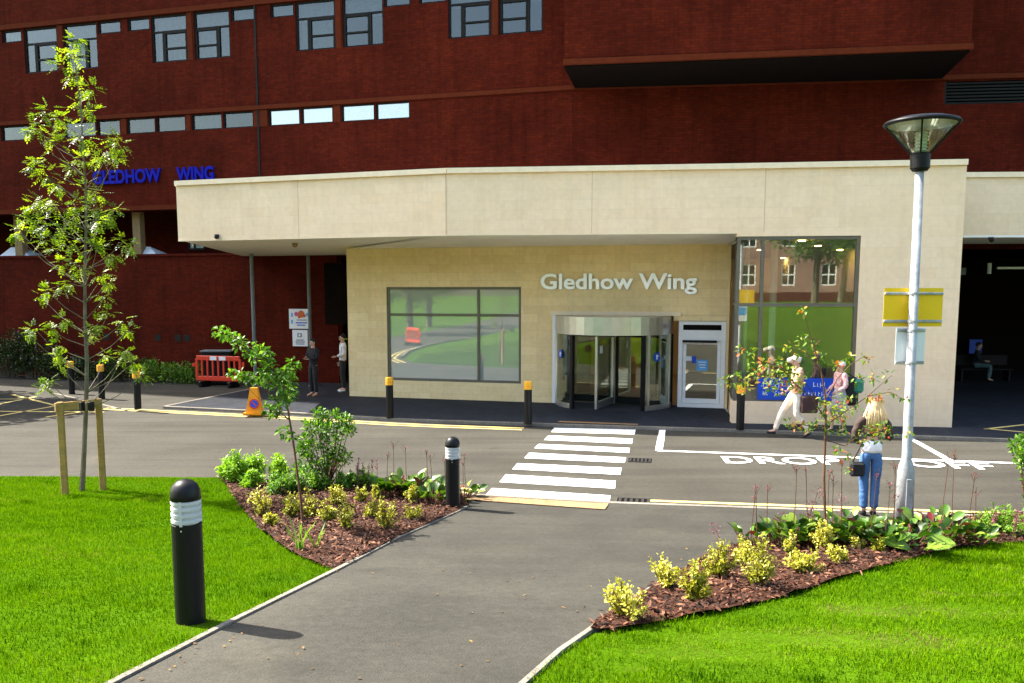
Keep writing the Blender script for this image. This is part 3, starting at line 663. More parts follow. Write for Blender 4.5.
# right-hand block with the tall glazed opening at its left corner
gu1 = uF(857.5, 320)[0]; gz1 = uF(800, 236)[1]; gz0 = uF(800, 402)[1]
mb = MB(); wall_holes(mb, f2, f3, ZP, ZF, [(-.1, gu1, gz0, gz1)], .32); mb.build('block_wall', M['stone'], en)
endd = (f3-f2).normalized(); nb = Vector((-endd.y, endd.x)) # pointing back
MB().slab(f3+nb*.325, f3+nb*6.3, ZP, ZF, -.32, 0).build('block_end_wall', M['stone'], en)
MB().slab(f0, f1, ZS, ZF, -.3, 0).slab(f1, f2, ZS, ZF, -.3, 0).slab(f0+nb*6.5, f0+nb*.305, ZS, ZF, -.3, 0).build('fascia', M['stone'], en)
cp_ = [f0, f1, f2, f3]
mbc = MB()
for a_, b_ in zip(cp_[:-1], cp_[1:]): mbc.slab(a_, b_, ZF, ZC, -.4, .07)
mbc.slab(f3+nb*.4, f3+nb*6.3, ZF, ZC, -.4, .07).slab(f0+nb*6.5, f0+nb*.07, ZF, ZC, -.4, .07).build('coping', M['coping'], en)
mbd = MB()
for a_, b_ in zip(cp_[:-2], cp_[1:-1]): mbd.slab(a_, b_, ZS-.03, ZS-.003, -.12, .012)
mbd.build('drip_edge', M['coping'], en)
back = [tuple(A1+Vector((8.3, -.95))), tuple(A1+Vector((0, .0))), tuple(A0+(A1-A0).normalized()*(LB-12.6))]
MB().prism([tuple(f0+nb*.05+Vector((.31, 0))), tuple(f1+nb*.305), tuple(f2+nb*.325), tuple(f3+nb*.325+Vector((-.35, 0)))]+back, ZF-.25, ZF-.1).build('roof', M['ceil_in'], en)
sB, sB2 = A0+(A1-A0).normalized()*(LB-11.2), A0+(A1-A0).normalized()*(LB-6.4)
def V3(p, z): return (p[0], p[1], z)
fz = [V3(f0+nb*.12, ZS), V3(f1+nb*.12, ZS), V3(f2+nb*.12, ZS)]; bz = [V3(sB, 4.25), V3(sB2, 4.25), V3(w0, 4.28), V3(w1+Vector((.1, 0)), 4.28)]
vs_ = fz+bz+[(x, y, z+.05) for x, y, z in fz+bz]
MB().add(vs_, [(0, 1, 4), (0, 4, 3), (1, 5, 4), (1, 2, 6), (1, 6, 5), (11, 8, 7), (10, 11, 7), (11, 12, 8), (13, 9, 8), (12, 13, 8), (0, 7, 8, 1), (1, 8, 9, 2), (2, 9, 13, 6), (3, 10, 7, 0), (4, 11, 10, 3), (5, 12, 11, 4), (6, 13, 12, 5)]).build('soffit', M['soffit'], en)
# recessed wall with the long window and the doorway
ww = [uW(387, 335)[0], uW(521, 335)[0], uW(455, 382)[1], uW(455, 287)[1]]
dw = [uW(552.5, 360)[0], uW(725.5, 360)[0], ZP, uW(640, 315)[1]]
mb = MB(); wall_holes(mb, w0, w1, ZP, ZS, [tuple(ww), tuple(dw)], .32); mb.build('entrance_wall', M['stone_in'], en)
MB().slab(w0+Vector((.26, 4.2)), w0+Vector((.08, .3)), ZP, ZS, -.3, 0).build('return_wall', M['stone_in'], en)
mu = uW(478, 335)[0]; tz = uW(455, 315)[1]
frame_glass(en, w0, w1, *ww, mull=(mu,), trans=(tz,), fw=.07, dep=.1, back=.04, fmat='bronze_frame', gmat='glass_low')
# tall glazing, wrapping the corner
mu = uF(761, 320)[0]; tz = uF(800, 305)[1]
gl = frame_glass(en, f2, f3, .02, gu1, gz0, gz1, mull=(mu,), trans=(tz,), fw=.075, dep=.12, back=.03, fmat='bronze_frame', gmat='glass', name='corner_glazing')
c0 = f2+nb*.17; c1 = f2+nb*2.35
frame_glass(gl, c1, c0, 0, (c1-c0).length, gz0, gz1, mull=(1.1,), trans=(tz,), fw=.075, dep=.12, back=.02, fmat='bronze_frame', gmat='glass', name='side_glazing') if 0 else None
sg = MB(); nr_ = (w1+Vector((.05, 0))-f2).normalized()
for a_, b_, z0_, z1_ in ((0, .07, gz0, gz1), (2.1, 2.18, gz0, gz1), (.07, 2.1, gz0, gz0+.075), (.07, 2.1, gz1-.075, gz1), (.07, 2.1, tz-.035, tz+.035), (1.05, 1.12, gz0+.08, gz1-.08)):
    P, Q = f2+nr_*(.17+a_), f2+nr_*(.17+b_); sg.slab(Q, P, z0_, z1_, -.10, -.02)
sg.slab(f2+nr_*2.40, f2+nr_*.335, ZP, gz0-.001, -.3, 0); sgo = sg.build('return_glazing', [M['bronze_frame']], en)
MB().slab(f2+nr_*2.3, f2+nr_*.2, gz0+.05, gz1-.05, -.065, -.053).build('return_pane', M['glass'], en)
MB().slab(f2+nr_*2.38, f2+nr_*.34, ZP, gz0-.06, .0, .004).build('return_sill_wall', M['stone'], en)
# doorway: drum of the revolving door, wings, side door
ud = lambda x: uW(x, 360)[0]
rc = uvp(w0, w1, ud(612.5), ZP, -.28); RR = (ud(671)-ud(554))/2; dwl = (w1-w0).normalized(); aw = math.atan2(dwl.y, dwl.x)
rd = MB(); zh = uW(612, 331)[1]-.06; zt = uW(612, 316)[1]
a_f = aw-math.pi/2  # direction towards the front
rd.lathe((rc.x, rc.y, 0), [(RR-.05, zh), (RR, zh), (RR, zt), (0.01, zt+.01)], 40); rd.lathe((rc.x, rc.y, 0), [(RR-.05, zh), (.01, zh)], 40)
rdo = rd.build('revolving_door', M['steel'], en, smooth=False)
MB().slab(uvp(w0, w1, dw[0]-.06, 0), uvp(w0, w1, ud(680)+.0, 0), zt+.012, zt+.12, -.1, .04).build('door_canopy_strip', M['coping'], rdo)
def arc_pane(a0, a1):
    g = MB(); g.lathe((rc.x, rc.y, 0), [(RR-.03, ZP+.12), (RR-.018, ZP+.12), (RR-.018, zh-.002), (RR-.03, zh-.002), (RR-.03, ZP+.12)], 14, 0, a0, a1)
    g.build('curved_pane', M['glass_side'], rdo, smooth=False)
    k = MB(); k.lathe((rc.x, rc.y, 0), [(RR-.05, ZP), (RR, ZP), (RR, ZP+.12), (RR-.05, ZP+.12), (RR-.05, ZP)], 14, 0, a0, a1); k.build('plinth', M['steel'], rdo)
op = math.asin(min(.98, .93/RR))
arc_pane(a_f-math.pi/2, a_f-op); arc_pane(a_f+op, a_f+math.pi/2)
arc_pane(a_f+math.pi/2+.001, a_f+math.pi-op*.9); arc_pane(a_f+math.pi+op*.9, a_f+1.5*math.pi-.001)
for a, m_, w_ in ((a_f-op, 'black', .10), (a_f+op, 'black', .09), (a_f-1.5, 'white_frame', .09), (a_f-(op+1.5)/2-.2, 'steel', .05), (a_f+(op+1.5)/2+.25, 'steel', .06), (a_f+1.5, 'dark_frame', .09), (a_f+op+.09, 'steel', .07)):
    MB().box((rc.x+math.cos(a)*(RR-.03), rc.y+math.sin(a)*(RR-.03), (ZP+zh)/2), (.09, w_, zh-ZP-.004), rz=a).build('post', M[m_], rdo)
wg = empty('door_wings', (0, 0, 0)); wg.parent = rdo
for k, a in enumerate((a_f-.17, a_f-.17+math.pi/2, a_f-.17+math.pi, a_f-.17+1.5*math.pi)):
    f_ = MB(); p0 = Vector((rc.x, rc.y))+Vector((math.cos(a), math.sin(a)))*.06; p1 = Vector((rc.x, rc.y))+Vector((math.cos(a), math.sin(a)))*(RR-.08)
    L_ = (p1-p0).length; e_ = (p1-p0)/L_; z0_, z1_ = ZP+.03, zh-.03
    f_.slab(p0, p0+e_*.07, z0_, z1_, -.03, .03).slab(p1-e_*.07, p1, z0_, z1_, -.03, .03).slab(p0+e_*.07, p1-e_*.07, z1_-.08, z1_, -.03, .03).slab(p0+e_*.07, p1-e_*.07, z0_, z0_+.18, -.03, .03)
    wf = f_.build('door_wing', M['steel' if k in (0, 1) else 'black'], rdo)
    wf.data.materials.clear(); wf.data.materials.append(M['steel'] if k in (0, 2) else M['black'])
bpy.data.objects.remove(wg)
for k, a in enumerate((a_f-.17, a_f-.17+math.pi/2, a_f-.17+math.pi, a_f-.17+1.5*math.pi)):
    p0 = Vector((rc.x, rc.y))+Vector((math.cos(a), math.sin(a)))*.14; p1 = Vector((rc.x, rc.y))+Vector((math.cos(a), math.sin(a)))*(RR-.16)
    MB().slab(p0, p1, ZP+.22, zh-.12, -.006, .006).build('wing_pane', M['glass_side'], rdo)
MB().lathe((rc.x, rc.y, 0), [(.05, ZP), (.05, zh)], 12).build('centre_post', M['steel'], rdo)
MB().lathe((rc.x, rc.y, 0), [(RR-.06, ZP+.004), (.01, ZP+.006)], 32).build('door_mat', M['mat'], rdo)
MB().slab(uvp(w0, w1, dw[0], 0), uvp(w0, w1, dw[0]+.09, 0), ZP, dw[3]-.02, -.14, .01).build('door_jamb', M['white_frame'], rdo)
# side door
s0, s1 = ud(678), dw[1]-.012; st = uW(700, 321)[1]
sd = MB(); fw_ = .11
for a_, b_, z0_, z1_ in ((s0, s0+fw_, ZP, st), (s1-fw_, s1, ZP, st), (s0+fw_, s1-fw_, st-.10, st), (s0+fw_, s1-fw_, st-.52, st-.24), (s0+fw_, s1-fw_, ZP, ZP+.10)): sd.slab(uvp(w0, w1, a_, 0), uvp(w0, w1, b_, 0), z0_, z1_, -.2, -.06)
sdo = sd.build('side_door', M['white_frame'], en)
MB().slab(uvp(w0, w1, ud(673), 0), uvp(w0, w1, dw[1]-.004, 0), st+.004, dw[3]-.003, -.3, -.003).build('lintel_stone', M['stone_in'], en)
lf = MB(); a0_, a1_, l0, l1 = s0+fw_+.01, s1-fw_-.01, ZP+.11, st-.53
for a_, b_, z0_, z1_ in ((a0_, a0_+.08, l0, l1), (a1_-.08, a1_, l0, l1), (a0_+.08, a1_-.08, l1-.08, l1), (a0_+.08, a1_-.08, l0, l0+.12)): lf.slab(uvp(w0, w1, a_, 0), uvp(w0, w1, b_, 0), z0_, z1_, -.17, -.1)
lf.build('door_leaf', M['white_frame'], sdo)
MB().slab(uvp(w0, w1, a0_+.06, 0), uvp(w0, w1, a1_-.06, 0), l0+.1, l1-.06, -.14, -.128).build('pane', M['glass'], sdo)
MB().slab(uvp(w0, w1, s0+fw_, 0), uvp(w0, w1, s1-fw_, 0), st-.24, st-.10, -.16, -.1).build('vent_slot', M['dark_in'], sdo)
MB().slab(uvp(w0, w1, a0_-.02, 0), uvp(w0, w1, a0_+.85, 0), st-.56, st-.50, -.058, -.01).build('door_closer', M['dark_frame'], sdo)
# stickers on the doors (blue discs, notices) belong to the doors
def disc(P, d, r, mat, parent, name, t=.006):
    Mx = planeM(P, d); mb = MB(); k = 20
    mb.add([Mx @ Vector((r*math.cos(2*math.pi*i/k), r*math.sin(2*math.pi*i/k), t)) for i in range(k)]+[Mx @ Vector((r*math.cos(2*math.pi*i/k), r*math.sin(2*math.pi*i/k), 0)) for i in range(k)], [tuple(range(k))]+[(i+k, (i+1) % k+k, (i+1) % k, i) for i in range(k)])
    return mb.build(name, mat, parent)
for a, zc in ((a_f-op-.33, 1.45), (a_f+op+.26, 1.42)):
    P = Vector((rc.x+math.cos(a)*(RR+.004), rc.y+math.sin(a)*(RR+.004), zc)); t_ = Vector((-math.sin(a), math.cos(a), 0))
    s_ = disc(P, t_, .12, M['blue_sign'], rdo, 'door_sticker'); Mx = planeM(P, t_)
    MB().box((0, 0, 0), (.05, .12, .004), M4=Mx @ Matrix.Translation((0, 0, .01))).box((0, 0, 0), (.05, .03, .004), M4=Mx @ Matrix.Translation((.045, .02, .01))).build('sticker_mark', M['white_sign'], s_)
P = onp(591, 357, w0, w1); a = a_f-.15
def notice(px0, py0, px1, py1, mat, parent, fr, name='door_notice'):
    a_, b_ = uW(px0, (py0+py1)/2)[0], uW(px1, (py0+py1)/2)[0]; z0_, z1_ = uW((px0+px1)/2, py1)[1], uW((px0+px1)/2, py0)[1]
    return MB().slab(uvp(w0, w1, a_, 0), uvp(w0, w1, b_, 0), z0_, z1_, fr, fr+.006).build(name, mat, parent)
n_ = notice(696.5, 360, 707.5, 371, M['pale_blue'], sdo, -.09)
mb = MB()
for k in range(3): q = uW(702, 362.5+k*2.6); mb.slab(uvp(w0, w1, q[0]-.10+.02*k, 0), uvp(w0, w1, q[0]+.10-.01*k, 0), q[1]-.012, q[1]+.012, -.084, -.080)
mb.build('notice_print', M['white_sign'], n_)
notice(685, 356.5, 692, 361, M['white_sign'], sdo, -.09); notice(691.5, 356.5, 696, 363.5, M['blue_sign'], sdo, -.088)
pw = Vector((rc.x, rc.y))+Vector((math.cos(a_f-.17), math.sin(a_f-.17)))*RR*.72; dd_ = Vector((math.cos(a_f-.17), math.sin(a_f-.17), 0))
Mx = planeM((pw.x, pw.y, 1.6), -dd_ if dd_.x < 0 else dd_); MB().box((0, 0, .02), (.2, .2, .006), M4=Mx @ Matrix.Translation((0, 0, .02))).build('door_notice', M['white_sign'], rdo)
# big letters over the door
P, Q = onp(541, 288.5, w0, w1), onp(697, 293.5, w0, w1); ns = empty('name_sign', P+(Q-P)/2, 'satin metal letters reading Gledhow Wing on the stone above the revolving door', 'sign')
base = uW(541, 288.8)[1]; capz = uW(541, 273.8)[1]
lettering('Gledhow Wing', planeM(Vector((P.x, P.y, base))+Vector((dwl.y, -dwl.x, 0))*.02, (dwl.x, dwl.y, 0)), (Vector(Q[:2])-Vector(P[:2])).length, capz-base, .05, M['letter_steel'], ns, 'letter', .022)
# set-back side canopy on the right
g0, g1 = Vector((f3.x-.0, 20.9)), Vector((24, 20.2))
MB().slab(g0+Vector((.02, 0)), g1, ZS+.02, 5.8, -.3, 0).build('side_fascia', M['stone'], en)
MB().slab(g0+Vector((.02, 0)), g1, 5.8, 5.92, -.4, .06).build('side_coping', M['coping'], en)
MB().prism([tuple(g0+Vector((.02, .125))), tuple(g1+Vector((0, .125))), (24, 23.2), (f3.x+.02, 24.6)], ZS, ZS+.08).slab(g0+Vector((.02, 0)), g1, ZS-.03, ZS+.018, -.12, .01).build('side_soffit', M['soffit'], en)
MB().prism([tuple(g0+Vector((.02, .31))), tuple(g1+Vector((0, .31))), (24, 23.2), (f3.x+.02, 24.6)], 5.5, 5.6).build('side_roof', M['ceil_in'], en)
M['joint'] = plain('sealant_joint', (.50, .38, .24), .9)
for px, pl in ((298, (f0, f1)), (446, (f1, f2)), (592, (f1, f2)), (765, (f2, f3))):
    u_ = uz(px, 200, *pl)[0]; MB().slab(uvp(*pl, u_-.006, 0), uvp(*pl, u_+.006, 0), ZS+.002, ZF-.002, -.004, .0015).build('movement_joint', M['joint'], en)
# slim canopy columns
for px, py in ((256, 391.5), (311.5, 386)):
    c_ = G(px, py, ZP); MB().lathe((c_[0], c_[1], 0), [(.0, ZP), (.10, ZP), (.10, ZP+.02), (.055, ZP+.025), (.055, 4.2)], 16).build('column', M['grey_post'], en, smooth=False)
# soffit fittings: camera domes
for px, py in ((295, 243.5), (217.5, 237), (990, 240)):
    Pp = G(px, py, ZS-.05) if px == 295 else (onp(px, py, f0, f1) if px < 400 else onp(px, py, g0, g1))
    if px == 295: MB().lathe((Pp[0], Pp[1], 0), [(0.001, ZS-.16), (.06, ZS-.13), (.08, ZS-.06), (.08, ZS-.002)], 14).build('soffit_camera', M['tan_col'], en)
    else: MB().ball((Pp[0]-.0, Pp[1]-.07, Pp[2]), .06).box((Pp[0], Pp[1]-.03, Pp[2]+.04), (.1, .08, .05)).build('wall_camera', M['black'], en)
# lobby interior
MB().prism([(-4.4, 24.75), (5.5, 22.15), (5.5, 21.9), (5.3, 19.95), (9.5, 19.35), (9.7, 31), (-4.4, 31)], .061, .07).build('lobby_floor', M['floor_in'], en)
MB().prism([(-4.4, 24.85), (5.5, 22.25), (5.5, 21.9), (5.3, 19.9), (9.5, 19.3), (9.7, 31), (-4.4, 31)], 4.24, 4.28).build('lobby_ceiling', M['ceil_in'], en)
MB().slab((-4.4, 31), (9.7, 31), .07, 4.24, -.2, 0).slab((9.55, 19.5), (9.55, 31), .07, 4.24, 0, .1).slab((-4.3, 31), (-4.3, 24.9), .07, 4.24, 0, .1).build('lobby_wall', M['wall_in'], en)
for px, wd_ in ((773, .085), (746.5, .04)):  # thinner one stands in for the lamp post's reflection in the glass
    c_ = G(px, 412, .07); yy = c_[1]+.12 if px > 760 else c_[1]+.3; xx = atY(px, 300, yy).x; MB().lathe((xx, yy, 0), [(wd_, .07), (wd_, 4.24)], 18).build('lobby_column', M['white_col'], en, smooth=True)
for px, py in ((818, 246), (802, 241), (783, 258), (851, 259), (470, 292), (420, 300), (600, 335), (640, 335), (560, 330), (690, 330), (520, 320), (760, 250), (840, 250)):  # few seen through the tall glazing; the rest added to brighten the lobby
    c_ = G(px, py, 4.2) if px > 700 else (atY(px, py, 26.5).x, 26.5)
    if px > 700: c_ = G(px, py, 4.23)
    MB().lathe((c_[0], c_[1], 4.225), [(.001, 0), (.07, 0), (.08, .012)], 16).build('downlight', M['downlight'], en)
# things standing in the lobby
t = empty('armchair', (atY(424, 370, 26.2).x, 26.2, .07), 'blue tub armchair seen through the long lobby window', 'chair')
x_, y_ = t.location.x, t.location.y
MB().box((x_, y_, .33), (.7, .65, .28), bev=.05).build('seat', M['blue_sign'], t); MB().box((x_, y_-.3, .62), (.9, .16, .75), bev=.07).build('backrest', M['sofa'], t)
for sx in (-1, 1): MB().box((x_+sx*.42, y_+.05, .45), (.16, .6, .5), bev=.05).build('armrest', M['sofa'], t)
for sx in (-1, 1):
    for sy in (-1, 1): MB().box((x_+sx*.28, y_+sy*.24, .13), (.05, .05, .12)).build('leg', M['black'], t)
t = empty('lobby_sofa', (atY(448, 375, 26.0).x, 26.0, .07), 'long charcoal sofa with its back to the lobby window', 'sofa'); x_, y_ = t.location.x, t.location.y
MB().box((x_, y_+.35, .32), (1.5, .7, .3), bev=.05).build('seat', M['sofa'], t); MB().box((x_, y_, .5), (1.6, .18, .7), bev=.05).build('backrest', M['sofa'], t)
for sx in (-1, 1): MB().box((x_+sx*.8, y_+.4, .42), (.16, .8, .5), bev=.05).build('armrest', M['sofa'], t)
t = tag(MB().box((atY(396, 340, 25.6).x, 25.6, 1.2), (.35, .04, 2.2), bev=.01).build('display_panel', M['white_sign']), 'tall white display panel just inside the left end of the lobby window', 'panel')
# blue banner inside the tall glazing
ba, bb_ = uF(757.5, 392)[0], uF(833, 392)[0]; z0_, z1_ = uF(795, 400)[1], uF(795, 378)[1]
bn = empty('banner', uvp(f2, f3, (ba+bb_)/2, z0_, -.02), 'long blue banner with white lettering along the foot of the tall glazing', 'banner')
MB().slab(uvp(f2, f3, ba, 0), uvp(f2, f3, bb_, 0), z0_, z1_, -.022, -.002).build('sheet', M['blue_sign'], bn)
mb = MB(); rr = random.Random(5)
for row, (za, hh) in enumerate(((.68, .15), (.28, .11))):
    u_ = ba+.12
    while u_ < bb_-.15:
        w_ = rr.uniform(.03, .055); zc = z0_+(z1_-z0_)*za; h_ = hh*rr.uniform(.7, 1.1)
        mb.slab(uvp(f2, f3, u_, 0), uvp(f2, f3, u_+.012, 0), zc-h_/2*rr.uniform(.5, 1), zc+h_/2*rr.uniform(.6, 1), -.001, .003)
        mb.slab(uvp(f2, f3, u_+.012, 0), uvp(f2, f3, u_+w_, 0), *(lambda q: (q, q+.014))(zc+rr.uniform(-.5, .4)*h_), -.001, .003)
        u_ += w_+.035+(.12 if rr.random() < .18 else 0)
mb.build('banner_print', M['white_sign'], bn)
# undercroft on the right: deep shade put into the near-black wall colour
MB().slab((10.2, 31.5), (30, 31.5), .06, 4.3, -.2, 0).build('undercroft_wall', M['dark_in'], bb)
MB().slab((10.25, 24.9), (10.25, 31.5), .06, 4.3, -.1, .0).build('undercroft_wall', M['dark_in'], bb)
line('yellow_line', (985, 428.5), (1040, 433.5), .1, M['yellow_paint'], .066); line('yellow_line', (985, 429), (1030, 424), .1, M['yellow_paint'], .066)
zb = onp(1000, 272, *PB); 
MB().slab(uvp(*PB, uB(996, 268), 0), uvp(*PB, uB(1060, 268), 0), zb.z+.08, zb.z+.14, .05, .12).build('lighting_tube', M['white_sign'], bb)
MB().slab(uvp(*PB, uB(950, 268), 0), uvp(*PB, uB(964, 268), 0), zb.z-.08, zb.z+.12, .02, .16).build('grille', M['grey_post'], bb)
MB().slab(uvp(*PB, uB(987, 268), 0), uvp(*PB, uB(990, 268), 0), zb.z-.05, zb.z+.25, .02, .1).build('downpipe', M['rooflight'], bb)
q = atY(980, 347, 30.9); t = tag(MB().box((q.x, 31.2, q.z), (.48, .03, .52), bev=.01).build('blue_wall_sign', M['blue_sign']), 'square blue sign on the dark wall deep under the side canopy', 'sign')
# ================================================================ STREET FURNITURE
def light_bollard(px, pyb, label, sc=1.0):
    P = TG(px, pyb); t = empty('light_bollard', (P.x, P.y, P.z-.01), label, 'bollard', 'lit path bollards')
    z = P.z-.01; c = (P.x, P.y, z); r = .102
    MB().lathe(c, [(0.001, 0), (r, 0), (r, .70), (r-.012, .705), (0.001, .706)], 28).build('post', M['bollard'], t, smooth=False)
    MB().lathe(c, [(.001, .70), (r-.014, .70), (r-.014, .87), (.001, .87)], 28).build('lens', M['lens'], t)
    mb = MB()
    for k in range(4): mb.lathe(c, [(r-.02, .716+k*.042), (r, .716+k*.042), (r, .735+k*.042), (r-.02, .743+k*.042)], 28)
    mb.build('louvre', M['lens'], t)
    for k in range(3):
        a = .5+k*2.094; MB().box((c[0]+math.cos(a)*(r-.008), c[1]+math.sin(a)*(r-.008), z+.785), (.016, .02, .17), rz=a).build('strut', M['lens'], t)
    MB().lathe(c, [(.001, .868), (r+.001, .868), (r+.001, .895), (r*.96, .93), (r*.82, .965), (r*.55, .99), (r*.25, 1.002), (.001, 1.004)], 28).build('dome', M['bollard'], t, smooth=True)
    MB().lathe((c[0], c[1]-r, z+.67), [(.001, 0), (.006, 0)], 8).ball((c[0], c[1]-r, z+.67), .006, 8).build('screw', M['steel'], t)
    t.scale = (1, 1, 1.035); return t
light_bollard(191, 622, 'near black light bollard with white louvred lens on the grass by the path edge')
light_bollard(453, 509, 'far black light bollard with white louvred lens standing in bark among bergenias')
yb = [(390, 418, 'amber topped black bollard below the left end of the long window'), (528, 424, 'amber topped black bollard left of the revolving door by the zebra stripes'), (740, 429.5, 'amber topped black bollard in front of the tall corner glazing'),
      (72, 394, 'amber topped black bollard farthest left behind the staked tree'), (102, 399, 'amber topped black bollard in the middle of the left three, right of the tree trunk'), (138, 409, 'amber topped black bollard nearest the road of the three by the brick wall')]
proto = None
for px, py, lab in yb:
    z = .06 if px > 130 else .0
    c = G(px, py, z)
    if proto is None:
        proto = empty('marker_bollard', (c[0], c[1], z), lab, 'bollard', 'amber topped bollards')
        MB().lathe((0, 0, 0), [(.001, 0), (.088, 0), (.088, .80), (.001, .801)], 20).build('post', M['bollard'], proto, local=True)
        MB().lathe((0, 0, 0), [(.001, .80), (.092, .80), (.096, .81), (.096, .95), (.09, .985), (.001, .988)], 20).build('amber_cap', M['yellow_band'], proto, local=True)
        MB().lathe((0, 0, 0), [(.0965, .865), (.098, .867), (.098, .88), (.0965, .882)], 20).build('cap_ring', M['cone'], proto, local=True)
    else:
        o = copy_tree(proto); o.location = (c[0], c[1], z); o['label'] = lab
# lamp post
P = Vector((*G(904, 519, .06), .06)); lx, ly = P.x, P.y
lp = empty('street_lamp', (lx, ly, float(T(lx, ly))), 'tall galvanised street lamp with black conical lantern at the right', 'street lamp')
z0 = float(T(lx, ly)); lean = lambda z: (lx-.035*(z/4.8), ly, z)
MB().tube([lean(z0-.05), lean(z0+.68), lean(z0+.78), lean(z0+.86), lean(4.66)], [.118, .106, .092, .062, .052], 20).build('pole', M['galv'], lp, smooth=True)
MB().box((lx+.0, ly-.118, z0+.4), (.09, .012, .42), bev=.004).build('access_door', M['galv'], lp)
c = lean(4.62); cc = (c[0], c[1], 0)
LZ = -.08; RS = .90
def LH(prof, n=24): return MB().lathe(cc, [(r_*RS, 4.62+(z_-4.70)*RS) for r_, z_ in prof], n)
LH( [(.001, 4.70), (.10, 4.70), (.13, 4.74), (.135, 4.93), (.11, 4.95), (.001, 4.951)], 24).build('collar', M['black'], lp)
cone_p = [(.135, 4.95), (.47, 5.345)]
LH( [(.125, 4.952), (.462, 5.34), (.456, 5.342), (.119, 4.954)], 40).build('lamp_glass', M['lamp_glass'], lp, smooth=True)
for k in range(4):
    a = R(-115)+k*math.pi/2; ca, sa = math.cos(a), math.sin(a); MB().tube([(c[0]+ca*.125*RS, c[1]+sa*.125*RS, 4.62+.24*RS), (c[0]+ca*.475*RS, c[1]+sa*.475*RS, 4.62+.645*RS)], .012, 6).build('lantern_rib', M['black'], lp)
LH( [(.46, 5.335), (.50, 5.34), (.515, 5.36), (.49, 5.39), (.36, 5.43), (.18, 5.45), (.001, 5.455)], 40).build('cap', M['black'], lp, smooth=True)
LH( [(.455, 5.338), (.30, 5.37), (.001, 5.38)], 40).build('reflector', M['lens'], lp)
mb = LH( [(.001, 4.95), (.07, 4.952)]+[(.07+.022*(k % 2), 4.955+.024*k) for k in range(13)]+[(.001, 5.27)], 24); mb.build('lamp_insert', M['lens'], lp)
def back_sign(name, x0, y0, x1, y1, mat, label, rails):
    Y = ly+.10; a, b = atY(x0, y1, Y), atY(x1, y0, Y); t = empty(name, ((a.x+b.x)/2, Y, a.z), label, 'sign')
    MB().box(((a.x+b.x)/2, Y, (a.z+b.z)/2), (b.x-a.x, .004, b.z-a.z)).build('plate', M[mat], t)
    for r in rails:
        z = a.z+(b.z-a.z)*r; MB().box(((a.x+b.x)/2, Y-.013, z), (b.x-a.x-.01, .022, .035), bev=.004).build('rail', M['galv'], t)
        px_ = lean(z)[0]; MB().lathe((px_, ly, z), [(.056, -.014), (.068, -.014), (.068, .014), (.056, .014)], 16).box((px_, ly+.075, z), (.12, .02, .03)).build('clip', M['galv'], t)
    return t
back_sign('road_sign', 882.5, 288, 943.5, 326.5, 'yellow_sign', 'blank back of a yellow sign with two steel rails on the lamp post', (.14, .86))
_np = back_sign('notice_plate', 894.5, 327.5, 925.5, 364.5, 'white_sign', 'blank back of a small white plate below the yellow sign', (.06, .93))
a_ = atY(896.5, 350, ly+.10); b_ = atY(923.5, 331, ly+.10); MB().box(((a_.x+b_.x)/2, ly+.104, (a_.z+b_.z)/2), (b_.x-a_.x, .003, b_.z-a_.z)).build('blue_panel', M['pale_blue'], _np)
# wall signs under the canopy
def wsign(name, x0, y0, x1, y1, label, emb):
    q = atY(x0, y1, 25.6); Y = 25.6+0; a = onp(x0, y1, *PA); b = onp(x1, y0, *PA); d_ = (A1-A0).normalized()
    t = empty(name, ((a.x+b.x)/2, (a.y+b.y)/2, a.z), label, 'sign'); z0_, z1_ = a.z, b.z; ua, ub = uA(x0, y0), uA(x1, y0)
    MB().slab(uvp(*PA, ua, 0), uvp(*PA, ub, 0), z0_, z1_, .01, .045).build('panel', M['white_sign'], t)
    w = ub-ua; h = z1_-z0_
    for (u_, v_, ww_, hh_, m_) in emb: MB().slab(uvp(*PA, ua+w*(u_-ww_/2), 0), uvp(*PA, ua+w*(u_+ww_/2), 0), z0_+h*(v_-hh_/2), z0_+h*(v_+hh_/2), .046, .05).build('print', M[m_], t)
    return t, ua, ub, z0_, z1_
t, ua, ub, z0_, z1_ = wsign('notice_board', 289.5, 309, 310, 328.5, 'upper white sign with an orange emblem on the brick by the slim column', [(.62, .44, .5, .05, 'grey_mark'), (.6, .30, .55, .06, 'blue_sign'), (.58, .18, .4, .05, 'blue_sign'), (.15, .7, .08, .2, 'pale_blue'), (.14, .35, .08, .2, 'pale_blue'), (.88, .72, .1, .15, 'pale_blue')])
for u_, v_, r_, m_ in ((.6, .74, .12, 'orange_mark'), (.36, .74, .075, 'pink_mark'), (.74, .66, .06, 'orange_mark'), (.5, .6, .05, 'orange_mark')):
    disc(uvp(*PA, ua+(ub-ua)*u_, z0_+(z1_-z0_)*v_, .046), (A1-A0).to_3d(), r_, M[m_], t, 'emblem')
t, ua, ub, z0_, z1_ = wsign('notice_board', 293, 330, 308, 346, 'lower white sign with a small grey emblem under the orange emblem sign', [(.48, .68, .3, .26, 'grey_mark'), (.5, .38, .5, .07, 'grey_mark'), (.5, .26, .62, .07, 'grey_mark'), (.5, .14, .55, .06, 'grey_mark')])
MB().slab(uvp(*PA, ua+(ub-ua)*.42, 0), uvp(*PA, ua+(ub-ua)*.54, 0), z0_+(z1_-z0_)*.6, z0_+(z1_-z0_)*.76, .051, .054).build('print', M['white_sign'], t)
